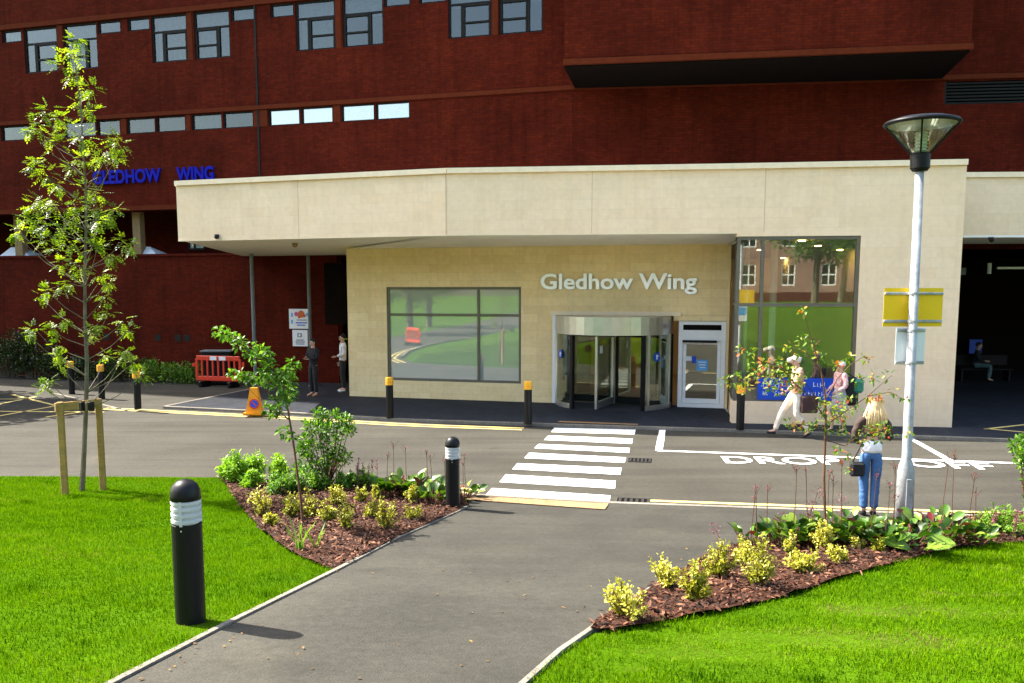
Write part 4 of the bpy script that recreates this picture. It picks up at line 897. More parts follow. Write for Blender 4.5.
# no-waiting cone
c = G(255, 414, .06); t = empty('traffic_cone', (c[0], c[1], .06), 'flat sided orange no waiting cone at the kerb in front of the slim column', 'cone')
mb = MB(); b_ = [(-.24, -.2), (.24, -.2), (.24, .2), (-.24, .2)]
mb.prism(b_, 0, .05); 
def fr(a, b, z0, z1): 
    vs = [(-a, -a*.8, z0), (a, -a*.8, z0), (a, a*.8, z0), (-a, a*.8, z0), (-b, -b*.7, z1), (b, -b*.7, z1), (b, b*.7, z1), (-b, b*.7, z1)]
    return vs, [(3, 2, 1, 0), (4, 5, 6, 7), (0, 1, 5, 4), (1, 2, 6, 5), (2, 3, 7, 6), (3, 0, 4, 7)]
mb.add(*fr(.185, .085, .052, .66)); mb.build('body', M['cone'], t, local=True)
nrm_t = math.atan2(.61, .10*.8)
Mx = Matrix.Translation((.03, -.128, .27)) @ Matrix.Rotation(R(90-7), 4, 'X')
def disc2(mb, r0, r1, z, n=24):
    vs = [Mx @ Vector((r*math.cos(2*math.pi*i/n), r*math.sin(2*math.pi*i/n), z)) for r in (r0, r1) for i in range(n)]
    mb.add(vs, [(i, (i+1) % n, n+(i+1) % n, n+i) for i in range(n)])
mb = MB(); disc2(mb, .001, .10, .012); mb.build('sign_face', M['blue_sign'], t, local=True)
mb = MB(); disc2(mb, .095, .125, .014); mb.box((0, 0, 0), (.2, .028, .004), M4=Mx @ Matrix.Rotation(R(-45), 4, 'Z') @ Matrix.Translation((0, 0, .016))); mb.build('red_ring', M['red_plastic'], t, local=True)
# red barrier and grey bin beside it
a, b = onp(195, 379, A0-Vector((0, 1.6)), A1-Vector((0, 1.6))), onp(243, 379, A0-Vector((0, 1.6)), A1-Vector((0, 1.6)))
c = ((a+b)/2); wd = (b-a).length; t = empty('plastic_barrier', (c.x, c.y, 0), 'red plastic roadworks barrier in front of the brick wall', 'barrier')
ang = math.atan2(b.y-a.y, b.x-a.x); W2 = wd/2
mb = MB(); mb.box((0, 0, .93), (wd-.16, .05, .16), bev=.02).box((0, 0, .27), (wd-.1, .05, .16), bev=.02)
mb.box((-W2+.09, 0, .6), (.10, .052, .62), bev=.015).box((W2-.09, 0, .6), (.10, .052, .62), bev=.015)
for k in range(7): mb.box((-W2+.09+(wd-.18)*(k+1)/8, 0, .6), (.055, .045, .52))
mb.box((-W2-.03, 0, .7), (.1, .04, .1)).box((W2+.03, 0, .75), (.08, .04, .16)); mb.build('panel', M['red_plastic'], t, local=True)
for sx in (-1, 1): MB().box((sx*wd*.3, 0, .1), (.13, .55, .2), bev=.03).build('foot', M['black'], t, local=True)
for sx in (-.45, .12): MB().box((sx*wd*.33+.1, -.028, .93), (.24, .006, .12)).build('reflective_patch', M['white_sign'], t, local=True)
t.rotation_euler.z = ang
pa = atY(219, 378, c.y+.75); t = empty('grit_bin', (pa.x, c.y+.75, 0), 'low dark bin with a pale flat lid behind the red barrier', 'bin')
MB().box((pa.x, c.y+.75, .55), (.95, .5, 1.06), bev=.03).build('body', M['dark_frame'], t); MB().box((pa.x, c.y+.75, 1.12), (1.02, .58, .06), bev=.02).build('lid', M['grey_post'], t)
# ================================================================ PLANTING
ML = {}
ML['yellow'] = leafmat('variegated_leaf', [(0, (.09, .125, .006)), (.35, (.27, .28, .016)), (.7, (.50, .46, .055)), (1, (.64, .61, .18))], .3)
ML['green'] = leafmat('fresh_leaf', [(0, (.025, .075, .006)), (.5, (.075, .19, .012)), (1, (.19, .33, .03))], .35)
ML['lime'] = leafmat('lime_leaf', [(0, (.06, .17, .005)), (.5, (.18, .36, .012)), (1, (.32, .50, .035))], .35)
ML['tree'] = leafmat('rowan_leaf', [(0, (.032, .075, .003)), (.5, (.125, .205, .006)), (1, (.30, .38, .02))], .45)
ML['dark'] = leafmat('dark_leaf', [(0, (.012, .028, .006)), (.5, (.028, .055, .010)), (1, (.05, .09, .015))], .25)
ML['apple'] = leafmat('autumn_leaf', [(0, (.05, .13, .01)), (.55, (.17, .27, .02)), (.80, (.38, .33, .04)), (1, (.50, .12, .03))], .35)
ML['berg'] = leafmat('bergenia_leaf', [(0, (.012, .040, .004)), (.5, (.055, .135, .008)), (.84, (.19, .29, .03)), (.90, (.075, .022, .014)), (1, (.13, .015, .018))], .22, .4)
ML['iris'] = leafmat('blade_leaf', [(0, (.05, .13, .012)), (1, (.22, .36, .05))], .3)
ML['flower'] = leafmat('pink_flower', [(0, (.10, .012, .03)), (.5, (.25, .05, .10)), (1, (.42, .20, .26))], .2)
ML['redfruit'] = plain('crab_fruit', (.52, .05, .025), .35)
ML['bark_chip'] = leafmat('bark_chip', [(0, (.014, .005, .0025)), (.4, (.050, .0165, .007)), (.8, (.115, .041, .018)), (1, (.26, .13, .075))], .02, .9)
ML['grass'] = leafmat('grass_blade', [(0, (.022, .070, .0008)), (.40, (.082, .180, .001)), (.76, (.140, .250, .002)), (1, (.17, .145, .05))], .3, .8)
for k_ in ('grass',): ML[k_].node_tree.nodes['Principled BSDF'].inputs['Specular IOR Level'].default_value = .0
def pt(px, py, Y): return np.array(atY(px, py, Y))
# bark chips
for poly, n, lab in ((bedL, 11000, 'left'), (bedR, 12000, 'right')):
    X, Y = scatter(poly, n); Zc = T(X, Y)+.035+np.array([mound(a_, b_) for a_, b_ in zip(X, Y)])+.004+.022*rng.random(n)
    L_ = Leaves(); a = randdir(n)*np.array([1, 1, .35]); nr = randdir(n)*.55+np.array([0, 0, 1.])
    L_.diamonds(np.stack([X, Y, Zc], 1), a, nr, rng.uniform(.025, .085, n), rng.uniform(.012, .032, n), rng.random(n)**1.3, .1)
    tag(L_.build('bark_chippings', ML['bark_chip']), 'brown bark chippings spread over the '+lab+' planting bed', 'bark', kind='stuff')
# grass blades
def grass(poly, dens, lab, bald=()):
    xs = [p[0] for p in poly]; ys = [p[1] for p in poly]; A = abs(sum(poly[i][0]*poly[(i+1) % len(poly)][1]-poly[(i+1) % len(poly)][0]*poly[i][1] for i in range(len(poly))))/2
    X, Y = scatter(poly, int(A*dens)); n = len(X)
    nz = np.sin(X*1.7+np.sin(Y*2.3)*1.3)*np.sin(Y*1.9+np.sin(X*1.1)*1.7); nz2 = np.sin(X*5.1+Y*2.1)*np.sin(Y*6.3-X*3.3); nz3 = np.sin(X*13.7+np.sin(Y*9))*np.sin(Y*15.1+np.sin(X*11))
    h = .034+.008*nz+.008*nz2+.006*nz3+rng.normal(size=n)*.009; tint = np.clip(.40+.13*nz+.12*nz2+.10*nz3+.17*rng.normal(size=n), 0, 1)
    keep = np.ones(n, bool)
    for bx, by, br, st in bald:
        dd = np.exp(-(((X-bx)/br[0])**2+((Y-by)/br[1])**2)); keep &= rng.random(n) > dd*st*.2; tint = np.clip(tint+dd*.75, 0, 1); h = h*(1-.7*dd)
    nb_ = np.sin(X*.9+Y*.6)*np.sin(Y*1.3-X*.5+1.2); tint = np.clip(tint+.10*nb_, 0, 1)
    for _ in range(70):
        k_ = rng.integers(n); s_ = rng.uniform(.05, .16); dd = np.exp(-((X-X[k_])**2+(Y-Y[k_])**2*2)/s_**2); h = h+dd*rng.uniform(.008, .03); tint = np.clip(tint-dd*rng.uniform(.1, .45), 0, 1)
    X, Y, h, tint = X[keep], Y[keep], np.clip(h[keep], .008, .09), tint[keep]; n = len(X)
    Zg = T(X, Y)-.004; a = rng.random(n)*2*math.pi; w = rng.uniform(.0018, .0034, n); ln = rng.random((n, 2))*2-1
    b0 = np.stack([X-np.cos(a)*w, Y-np.sin(a)*w, Zg], 1); b1 = np.stack([X+np.cos(a)*w, Y+np.sin(a)*w, Zg], 1)
    m = np.stack([X+ln[:, 0]*h*.18, Y+ln[:, 1]*h*.18, Zg+h*.62], 1); tp = np.stack([X+ln[:, 0]*h*.55, Y+ln[:, 1]*h*.55, Zg+h], 1)
    wv = np.stack([np.cos(a)*w*.8, np.sin(a)*w*.8, 0*w], 1)
    V = np.stack([b0, b1, m+wv, m-wv, tp], 1); i = (np.arange(n)*5)[:, None]
    Fc = np.concatenate([i+np.array(q) for q in ([0, 1, 2], [0, 2, 3], [3, 2, 4])], 0)
    tag(npmesh('grass', V.reshape(-1, 3), Fc, ML['grass'], None, np.repeat(tint, 5)), lab, 'grass', kind='stuff')
gl_ = [tuple(TG(*p)[:2]) for p in ((219, 475), (228, 488), (241, 508), (262, 532), (290, 553), (318, 566), (334, 571))]+PL[3:]+[PLx[5], PLx[6]]
e_ = [(-5.2, 2.2), (-8.8, 8.5), (-11.2, 11.9), (-10.3, 13.7), (-8.66, 13.98), (-4.94, 13.88)]
nearL = gl_[4:]+[(-4.6, 2.2), (-6.3, 7.2), (gl_[3][0]-3.0, gl_[3][1]), gl_[3]]
bol = TG(191, 623)
grass(gl_+e_, 3400, 'short bright green grass on the left lawn', [(bol.x+.1, bol.y-.05, (.25, .18), .8)])
q1, q2 = TG(800, 640), TG(900, 612); q3 = TG(632, 670); q4 = TG(700, 655); q5 = TG(985, 596)
gr_ = [tuple(TG(*p)[:2]) for p in ((600, 634), (612, 630), (640, 627), (660, 620), (690, 618), (720, 610), (760, 604), (790, 594), (820, 588), (850, 573), (880, 568), (905, 558), (935, 554), (960, 546), (1024, 540))]+[(9.3, 10.0), (9.5, 6.5), (5.5, 2.6), (1.0, 2.6)]+[PR[0], PR[1]]
grass(gr_, 3800, 'short bright green grass on the right lawn', [(q1.x, q1.y, (1.2, .24), .8), (q2.x, q2.y, (.9, .2), .7), (q3.x, q3.y, (.10, .07), .95), (q4.x, q4.y, (.6, .16), .6), (q5.x, q5.y, (.5, .05), .5)])
# fallen leaves on the path and at its edges
X, Y = scatter([PL[2], PL[3], PL[4], PR[0], PR[2], PR[4], PR[6]], 34); X2, Y2 = scatter([PL[3], PL[4], (PL[4][0]+.25, PL[4][1]), (PL[3][0]+.3, PL[3][1])], 14); X = np.concatenate([X, X2]); Y = np.concatenate([Y, Y2]); n = len(X)
L_ = Leaves(); L_.diamonds(np.stack([X, Y, T(X, Y)+.018], 1), randdir(n)*np.array([1, 1, .12]), randdir(n)*.25+np.array([0, 0, 1.]), rng.uniform(.015, .045, n), rng.uniform(.010, .024, n), rng.random(n), .2)
tag(L_.build('fallen_leaves', leafmat('dead_leaf', [(0, (.05, .028, .012)), (.6, (.14, .075, .022)), (1, (.26, .16, .04))], .1, .8)), 'small brown fallen leaves scattered on the asphalt path', 'leaves', kind='stuff')
# ---- yellow variegated shrubs
def stems(mb, base, tips, r0=.007):
    for t_ in tips:
        b = np.array(base)+rng.normal(size=3)*np.array([.012, .012, 0]); m_ = b*.5+np.array(t_)*.5+rng.normal(size=3)*.015; mb.tube([b, m_, t_], [r0, r0*.8, r0*.4], 5)
def shrub(name, px, pyb, rpx, hpx, mat, label, cat, group, n=420, ln=.03, wd=.016, t0=.6, tv=.35):
    P = TG(px, pyb); k = ppm(P); r = 1.04*rpx/k; h = hpx/k; t = empty(name, (P.x, P.y, P.z+.02), label, cat, group); L_ = Leaves(); mb = MB(); base = np.array([P.x, P.y, P.z+.01])
    ns = max(9, int(18*min(1.8, r/.15))); sx_, sy_ = rng.uniform(.75, 1.25, 2); lean_ = rng.normal(size=2)*r*.22; ln = ln*rng.uniform(.85, 1.2); wd = wd*rng.uniform(.85, 1.15); t0 = t0+rng.normal()*.09
    tips = []
    for i in range(ns):
        a = rng.random()*2*math.pi; q = rng.random()**.6; tip = base+np.array([math.cos(a)*r*q*.95*sx_+lean_[0], math.sin(a)*r*q*.95*sy_+lean_[1], h*(1-.45*q*q)*rng.uniform(.55, 1.15)]); tips.append(tip)
        m_ = n//ns; f = rng.uniform(.25, 1.04, m_)[:, None]; b = base+(tip-base)*f+rng.normal(size=(m_, 3))*r*.09
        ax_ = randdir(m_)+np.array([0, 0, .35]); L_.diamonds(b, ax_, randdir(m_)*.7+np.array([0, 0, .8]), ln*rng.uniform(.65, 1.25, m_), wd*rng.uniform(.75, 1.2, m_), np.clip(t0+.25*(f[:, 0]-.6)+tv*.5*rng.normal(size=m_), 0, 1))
    stems(mb, base, tips); mb.build('stems', M['twig'], t, uv=False); L_.build('foliage', ML[mat], t); return t
VG = 'yellow variegated shrubs in the beds'
for px, py, r, h, lab in ((262, 519, 15, 30, 'loose yellow shrub at the left end of its row in the left bed'), (291, 521, 11, 27, 'small yellow shrub just left of the sapling stem'), (313, 520, 12, 32, 'upright yellow shrub just right of the sapling stem'), (270, 528, 8, 14, 'tiny sparse yellow shrub nearest the left lawn'), (335, 507, 13, 22, 'yellow shrub in front of the pink flower spikes'), (333, 524, 12, 20, 'broad low yellow shrub among the strap leaves'), (346, 532, 13, 30, 'yellow shrub behind the middle of the left bed front edge'),
                       (361, 504, 8, 16, 'small yellow shrub at the foot of the pink spikes right side'), (376, 502, 7, 15, 'small yellow shrub left of the bergenia patch'), (411, 505, 8, 19, 'small upright yellow shrub in front of the bergenia patch'), (367, 520, 11, 18, 'low yellow shrub in the middle of the left bed bark'), (386, 532, 13, 34, 'tall bright yellow shrub nearest the path edge in the left bed'), (407, 522, 11, 18, 'low yellow shrub nearest the path bollard')):
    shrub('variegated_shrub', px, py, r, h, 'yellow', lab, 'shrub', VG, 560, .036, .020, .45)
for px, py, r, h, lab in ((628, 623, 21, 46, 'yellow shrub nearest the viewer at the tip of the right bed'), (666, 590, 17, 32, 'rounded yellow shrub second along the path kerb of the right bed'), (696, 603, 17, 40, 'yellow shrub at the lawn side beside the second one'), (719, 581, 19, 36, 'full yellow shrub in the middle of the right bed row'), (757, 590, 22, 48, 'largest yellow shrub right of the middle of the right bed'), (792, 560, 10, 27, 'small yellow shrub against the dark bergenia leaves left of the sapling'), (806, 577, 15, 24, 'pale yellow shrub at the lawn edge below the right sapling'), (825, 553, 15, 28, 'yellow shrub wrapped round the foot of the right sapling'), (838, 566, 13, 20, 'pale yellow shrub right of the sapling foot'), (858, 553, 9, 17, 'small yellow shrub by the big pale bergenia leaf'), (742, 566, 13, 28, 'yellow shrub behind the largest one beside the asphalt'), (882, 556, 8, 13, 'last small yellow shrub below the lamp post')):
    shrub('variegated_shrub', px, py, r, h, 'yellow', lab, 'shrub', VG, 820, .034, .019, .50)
# ---- green herbs
HG = 'green herbaceous plants in the left bed'
for px, py, r, h, lab in ((229, 481, 9, 22, 'bright green tuft at the very corner of the left bed by the lawn'), (236, 484, 14, 30, 'bright green bushy herb at the road corner of the left bed'), (254, 482, 13, 27, 'bright green bushy herb second from the road corner'), (276, 481, 13, 25, 'bright green herb behind the sapling on the road side'), (247, 490, 11, 16, 'low green herb in front of the corner clump')):
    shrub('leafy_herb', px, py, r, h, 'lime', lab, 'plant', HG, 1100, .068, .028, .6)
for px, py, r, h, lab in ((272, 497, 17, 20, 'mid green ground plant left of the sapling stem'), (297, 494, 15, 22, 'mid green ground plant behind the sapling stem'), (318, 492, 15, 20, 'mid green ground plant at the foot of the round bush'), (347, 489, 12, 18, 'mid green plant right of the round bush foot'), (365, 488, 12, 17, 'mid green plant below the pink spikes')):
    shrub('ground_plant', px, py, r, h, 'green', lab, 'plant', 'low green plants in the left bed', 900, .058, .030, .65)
def spikes(px, py, w, h, n, label):
    P = TG(px, py); k = ppm(P); t = empty('pink_astilbe', (P.x, P.y, P.z), label, 'flower', 'pink flower spikes'); mb = MB(); L_ = Leaves()
    for i in range(n):
        b = np.array([P.x+rng.uniform(-1, 1)*w/k, P.y+rng.uniform(-.2, .2), P.z]); tip = b+np.array([rng.normal()*.03, rng.normal()*.03, h/k*rng.uniform(.75, 1.1)]); mb.tube([b, tip], [.005, .003], 5)
        m_ = 45; f = rng.uniform(.62, 1, m_)[:, None]; L_ = Leaves(); L_.diamonds(b+(tip-b)*f+rng.normal(size=(m_, 3))*.012, randdir(m_)+np.array([0, 0, .7]), randdir(m_), .022, .012, np.clip(.6+.3*rng.normal(size=m_), 0, 1)); L_.build('flower_spike', ML['flower'], t)
    mb.build('stems', M['twig'], t, uv=False)
spikes(340, 486, 10, 28, 7, 'cluster of pink flower spikes beside the round bush'); spikes(368, 489, 12, 30, 7, 'cluster of pink flower spikes left of the bergenia patch')
spikes(1003, 541, 20, 30, 6, 'pink flower spikes at the far right of the right bed')
# ---- strap-leaved plants
for px, py, h, n, lab in ((300, 553, 40, 9, 'tallest strap leaved plant near the left bed front'), (316, 551, 28, 7, 'green strap leaved plant right of the tallest one'), (288, 512, 20, 5, 'short strap leaved plant left of the sapling')):
    P = TG(px, py); k = ppm(P); t = empty('strap_plant', (P.x, P.y, P.z), lab, 'plant', 'strap leaved plants'); L_ = Leaves()
    for i in range(n):
        a = rng.random()*6.28; q = np.array([math.cos(a), math.sin(a), 0]); ln_ = h/k*rng.uniform(.7, 1.1); b = np.array([P.x, P.y, P.z])+q*.02
        for s_ in range(3):
            d0 = np.array([[0, 0, 1.]])+q*(.25+.35*s_); L_.diamonds(b[None], d0, np.cross(d0, np.cross(q[None], [[0, 0, 1.]]))+.01, np.array([ln_*.45]), np.array([.026-.004*s_]), np.array([rng.uniform(.3, .9)]), .05); b = b+d0[0]/np.linalg.norm(d0[0])*ln_*.36
    L_.build('leaves', ML['iris'], t)
    if 0:
        L2 = Leaves(); L2.clump((P.x+.01, P.y-.02, P.z+h/k*1.05), .03, 40, .03, .02, .98, .05); L2.build('flower', leafmat('white_petal', [(0, (.7, .68, .6)), (1, (.82, .82, .78))], .2), t)
# ---- bergenias: big rounded leaves and dark flower stalks
def bergenia(px, py, rpx, hpx, n, label, red=.12, lmul=1.0, t0=.45, stalks=2):
    P = TG(px, py); k = ppm(P); r = rpx/k; h = hpx/k; t = empty('bergenia', (P.x, P.y, P.z), label, 'plant', 'bergenias with broad leaves'); L_ = Leaves(); mb = MB(); base = np.array([P.x, P.y, P.z])
    for i in range(n):
        a = rng.random()*6.28; q = rng.random()**.7; b = base+np.array([math.cos(a)*r*q, math.sin(a)*r*q*.8, .02]); tilt = rng.uniform(.35, 1.1); d_ = np.array([math.cos(a)*tilt, math.sin(a)*tilt, rng.uniform(.5, 1.0)]); d_ /= np.linalg.norm(d_)
        st = h*rng.uniform(.25, .5); e2 = b+d_*st; mb.tube([b, e2], [.007, .006], 5)
        ax_ = d_+np.array([math.cos(a), math.sin(a), 0])*.3; nr = np.array([-d_[0]*d_[2], -d_[1]*d_[2], 1-d_[2]**2+.15])+rng.normal(size=3)*.45
        ln_ = h*rng.uniform(.5, .8)*lmul; tt = rng.uniform(.9, 1) if rng.random() < red else np.clip(t0+.25*rng.normal(), 0, .85)
        L_.oval(e2[None], ax_[None], nr[None], [ln_], [ln_*rng.uniform(.6, .8)], np.array([tt]), rng.uniform(.08, .3))
    L_.build('leaves', ML['berg'], t); mb.build('leaf_stalks', M['twig'], t, uv=False)
    for i in range(stalks):
        b = base+np.array([rng.uniform(-1, 1)*r, rng.uniform(-.5, .5)*r, .0]); tip = b+np.array([rng.normal()*.05, rng.normal()*.04, h*rng.uniform(1.2, 1.9)]); s2 = MB().tube([b, b*.5+tip*.5+rng.normal(size=3)*.012, tip], [.006, .005, .004], 5)
        for j in range(4): s2.tube([tip-np.array([0, 0, .03*j]), tip+rng.normal(size=3)*.035+np.array([0, 0, .02])], .0025, 4)
        fs_ = s2.build('flower_stalk', M['twig'], t, uv=False); L2 = Leaves(); L2.clump(tip, .025, 14, .018, .012, .30, .4); L2.build('flowers', ML['flower'], fs_)
for px, py, r, h, n, lab in ((392, 497, 12, 32, 26, 'bergenia clump at the left of the patch behind the small yellow shrub'), (414, 497, 13, 34, 30, 'bergenia clump with a red flower in the middle of the left patch'), (436, 504, 12, 32, 26, 'bergenia clump just left of the far path bollard'), (464, 499, 8, 24, 14, 'small bergenia clump right of the far path bollard')):
    bergenia(px, py, r, h, int(n*1.9), lab, .07, .55, .42, 2)
for px, py, r, h, n, lab in ((752, 548, 12, 28, 9, 'sparse bergenia with two upright leaves at the left end of the right bed'), (783, 547, 16, 36, 24, 'bergenia clump left of the right sapling'), (812, 547, 17, 36, 28, 'bergenia clump right behind the right sapling'), (846, 546, 17, 42, 28, 'tall bergenia clump at the feet of the blonde woman'), (876, 549, 17, 40, 26, 'bergenia clump left of the lamp post foot'), (905, 548, 18, 34, 24, 'reddish bergenia clump in front of the lamp post'), (936, 543, 18, 40, 28, 'bergenia clump with one dark upright leaf right of the lamp post'), (964, 545, 16, 30, 22, 'rightmost bergenia clump before the pink spikes')):
    bergenia(px, py, r, h*1.3, int(n*2.6), lab, .06, .38, .42, 2)
# one very large pale leaf
P = TG(922, 556); L_ = Leaves()
for i, (dx, a, s_) in enumerate(((-.1, 2.9, .32), (.05, .3, .34), (0, -1.2, .24), (.12, 1.2, .26))): L_.oval(np.array([[P.x+dx, P.y, P.z+.06]]), np.array([[math.cos(a), math.sin(a)*.6, .35]]), np.array([[0, -.35, 1.]]), [s_], [s_*.75], np.array([.75]), .2)
t = empty('broad_leaf_plant', P, 'plant with very large pale green leaves lying on the bark at the lawn edge', 'plant'); L_.build('leaves', ML['berg'], t)
shrub('leafy_herb', 1000, 536, 22, 28, 'green', 'leafy green herb filling the far right corner of the right bed', 'plant', None, 1100, .06, .026, .65)
# ---- saplings and trees
def branchy(mb, tr, tgt, r0):
    """a twig from the trunk (polyline tr) to a clump"""
    best = None
    for i, q in enumerate(tr[:-1]):
        for f in (0, .34, .67):
            p_ = np.array(q)*(1-f)+np.array(tr[i+1])*f; dz = tgt[2]-p_[2]; dh = math.hypot(tgt[0]-p_[0], tgt[1]-p_[1])
            c_ = abs(dz-dh*.7)+(.6 if dz < 0 else 0)
            if best is None or c_ < best[0]: best = (c_, p_)
    p_ = best[1]; m_ = p_*.45+np.array(tgt)*.55+np.array([0, 0, -.06*np.linalg.norm(np.array(tgt)-p_)])
    mb.tube([p_, m_, tgt], [r0, r0*.7, r0*.35], 5)
# staked young rowan
P = TG(82, 491); Yt = P.y; S = ppm(P)
tr_px = [(82, 491), (84, 455), (86, 410), (87, 360), (85, 320), (85, 270), (86, 230), (86, 190), (83, 150), (81, 110), (76, 70), (72, 42)]
trunk = [pt(x, y, Yt) for x, y in tr_px]; rad = [.045, .036, .033, .03, .026, .022, .02, .017, .014, .010, .007, .004]
t = empty('young_rowan_tree', P, 'slender young tree tied between two timber stakes on the left lawn', 'tree')
cl = [(77, 40, 8), (72, 48, 10), (70, 56, 10), (61, 66, 9), (74, 77, 9), (81, 89, 9), (92, 89, 8), (81, 104, 10), (94, 111, 8), (50, 110, 10), (42, 116, 8), (58, 118, 9), (35, 127, 10), (29, 131, 7), (49, 137, 9), (71, 128, 9), (83, 137, 10), (114, 139, 10), (122, 146, 9), (107, 150, 9), (103, 158, 8), (116, 158, 7), (58, 143, 9), (85, 160, 9), (40, 161, 9), (34, 166, 8), (46, 174, 10), (58, 184, 9), (72, 168, 8), (40, 201, 10), (34, 206, 9), (86, 188, 10), (74, 203, 10), (98, 194, 9), (28, 219, 9), (50, 198, 10), (60, 207, 10), (101, 211, 9), (115, 210, 8), (35, 222, 10), (19, 231, 9), (14, 234, 6), (58, 229, 11), (71, 242, 11), (55, 250, 9), (48, 225, 11), (97, 221, 9), (109, 216, 8), (87, 233, 10), (97, 249, 9), (125, 241, 9), (131, 248, 7), (111, 256, 8), (79, 265, 9), (66, 218, 11), (78, 215, 10), (62, 262, 8), (48, 292, 8), (40, 296, 6), (62, 287, 9), (70, 283, 7), (100, 275, 8), (104, 296, 8), (108, 283, 6), (109, 313, 7), (98, 324, 9), (92, 330, 6), (124, 322, 9), (129, 330, 7), (35, 329, 8), (27, 334, 5), (51, 330, 7), (64, 320, 7), (58, 355, 7), (61, 365, 7), (56, 345, 6), (48, 382, 8), (43, 388, 7), (106, 356, 6), (126, 352, 8), (134, 362, 8), (142, 376, 8), (122, 358, 7), (87, 338, 6), (95, 240, 9), (44, 240, 8), (90, 205, 9)]
L_ = Leaves(); mb = MB().tube(trunk, rad, 8)
for x, y, r in cl:
    c_ = pt(x, y, Yt+rng.normal()*.38); rr_ = r/S
    branchy(mb, trunk[2:], c_, .008 if y > 150 else .006)
    L_.pinnate(c_, rr_*.92, 11 if r > 6 else 8, rr_*1.05, 4, .058, .022, .55+.12*rng.normal(), .5)
mb.build('trunk', M['bark'], t, uv=False); L_.build('crown', ML['tree'], t)
# the stakes and their cross rail
st = empty('tree_stake', (P.x, P.y, P.z), 'pair of square timber stakes with a cross rail holding the young tree', 'tree stake')
Pa, Pb = TG(64, 495), TG(102, 490); zt = atY(70, 402, Pa.y).z; zt2 = atY(104, 399, Pb.y).z
for q, zz in ((Pa, zt), (Pb, zt2)): MB().box((q.x+.02, q.y, (q.z-.1+zz)/2), (.085, .085, zz-q.z+.1), bev=.008, rz=.2).build('post', M['timber'], st)
a_, b_ = np.array((Pa.x-.02, Pa.y-.066, zt-.07)), np.array((Pb.x+.10, Pb.y-.066, zt2-.05)); dd = b_-a_; an = math.atan2(dd[1], dd[0])
MB().box(tuple((a_+b_)/2), (np.linalg.norm(dd), .05, .125), bev=.006, rz=an).build('cross_rail', M['timber'], st)
q = atY(88, 404, Pa.y); 
for dx in (-.05, .07): MB().box((q.x+dx, Pa.y-.06, zt-.055), (.075, .075, .13), bev=.004, rz=an).build('tie', M['black'], st)
MB().box((q.x+.01, Pa.y-.06, zt-.055), (.045, .07, .128), bev=.004, rz=an).build('tie_spacer', M['tan_col'], st)
# sapling in the left bed
P = TG(303, 527); Ys = P.y; S = ppm(P)
trunk = [pt(x, y, Ys) for x, y in ((303, 527), (301, 500), (297, 470), (293, 440), (288, 410), (283, 385), (272, 365), (255, 350), (236, 338), (217, 330))]
t = empty('cherry_sapling', P, 'thin leaning sapling with green leaves arching left over the left bed', 'sapling'); mb = MB().tube(trunk, [.018, .016, .014, .013, .011, .010, .008, .006, .005, .003], 7); L_ = Leaves()
for x, y, r in ((218, 331, 5), (225, 333, 5), (233, 337, 6), (240, 344, 7), (249, 349, 7), (256, 357, 7), (262, 351, 6), (267, 356, 7), (269, 364, 7), (233, 373, 5), (241, 375, 5), (248, 377, 6), (259, 379, 7), (266, 372, 6), (270, 382, 7), (277, 376, 6), (284, 373, 6), (290, 370, 5), (294, 363, 5), (289, 381, 6), (289, 392, 7), (284, 401, 7), (273, 403, 7), (275, 412, 6), (268, 408, 5), (283, 431, 5), (289, 397, 6), (291, 436, 4), (282, 388, 6)):
    c_ = pt(x, y, Ys+rng.normal()*.16); branchy(mb, trunk[3:], c_, .004); L_.clump(c_, r/S*1.0, 40 if r > 5 else 26, .072, .036, .55, .5, -.15, .6)
mb.build('trunk', M['twig'], t, uv=False); L_.build('crown', ML['green'], t)
# round bush behind it
P = TG(328, 488); Yb = P.y; S = ppm(P); base = np.array(P)
t = empty('choisya_bush', P, 'upright green bush with glossy leaves in the middle of the left bed', 'bush'); mb = MB(); L_ = Leaves()
for x, y, r in ((319, 416, 7), (326, 420, 7), (339, 417, 7), (346, 421, 6), (310, 427, 8), (318, 430, 8), (328, 430, 8), (340, 431, 8), (349, 430, 7), (323, 443, 8), (336, 443, 8), (305, 441, 7), (312, 446, 7), (336, 456, 8), (308, 459, 7), (345, 458, 7), (330, 468, 9), (318, 468, 8), (326, 458, 8), (302, 450, 5), (299, 470, 7), (309, 473, 7)):
    c_ = pt(x, y, Yb+rng.normal()*.16); mb.tube([base, base*.45+c_*.55+np.array([0, 0, -.06]), c_], [.012, .009, .004], 5); L_.clump(c_, r/S*1.05, 95, .072, .032, .40+.2*rng.random(), .5, .45, .8, 1, .25)
mb.build('stems', M['twig'], t, uv=False); L_.build('foliage', ML['green'], t)
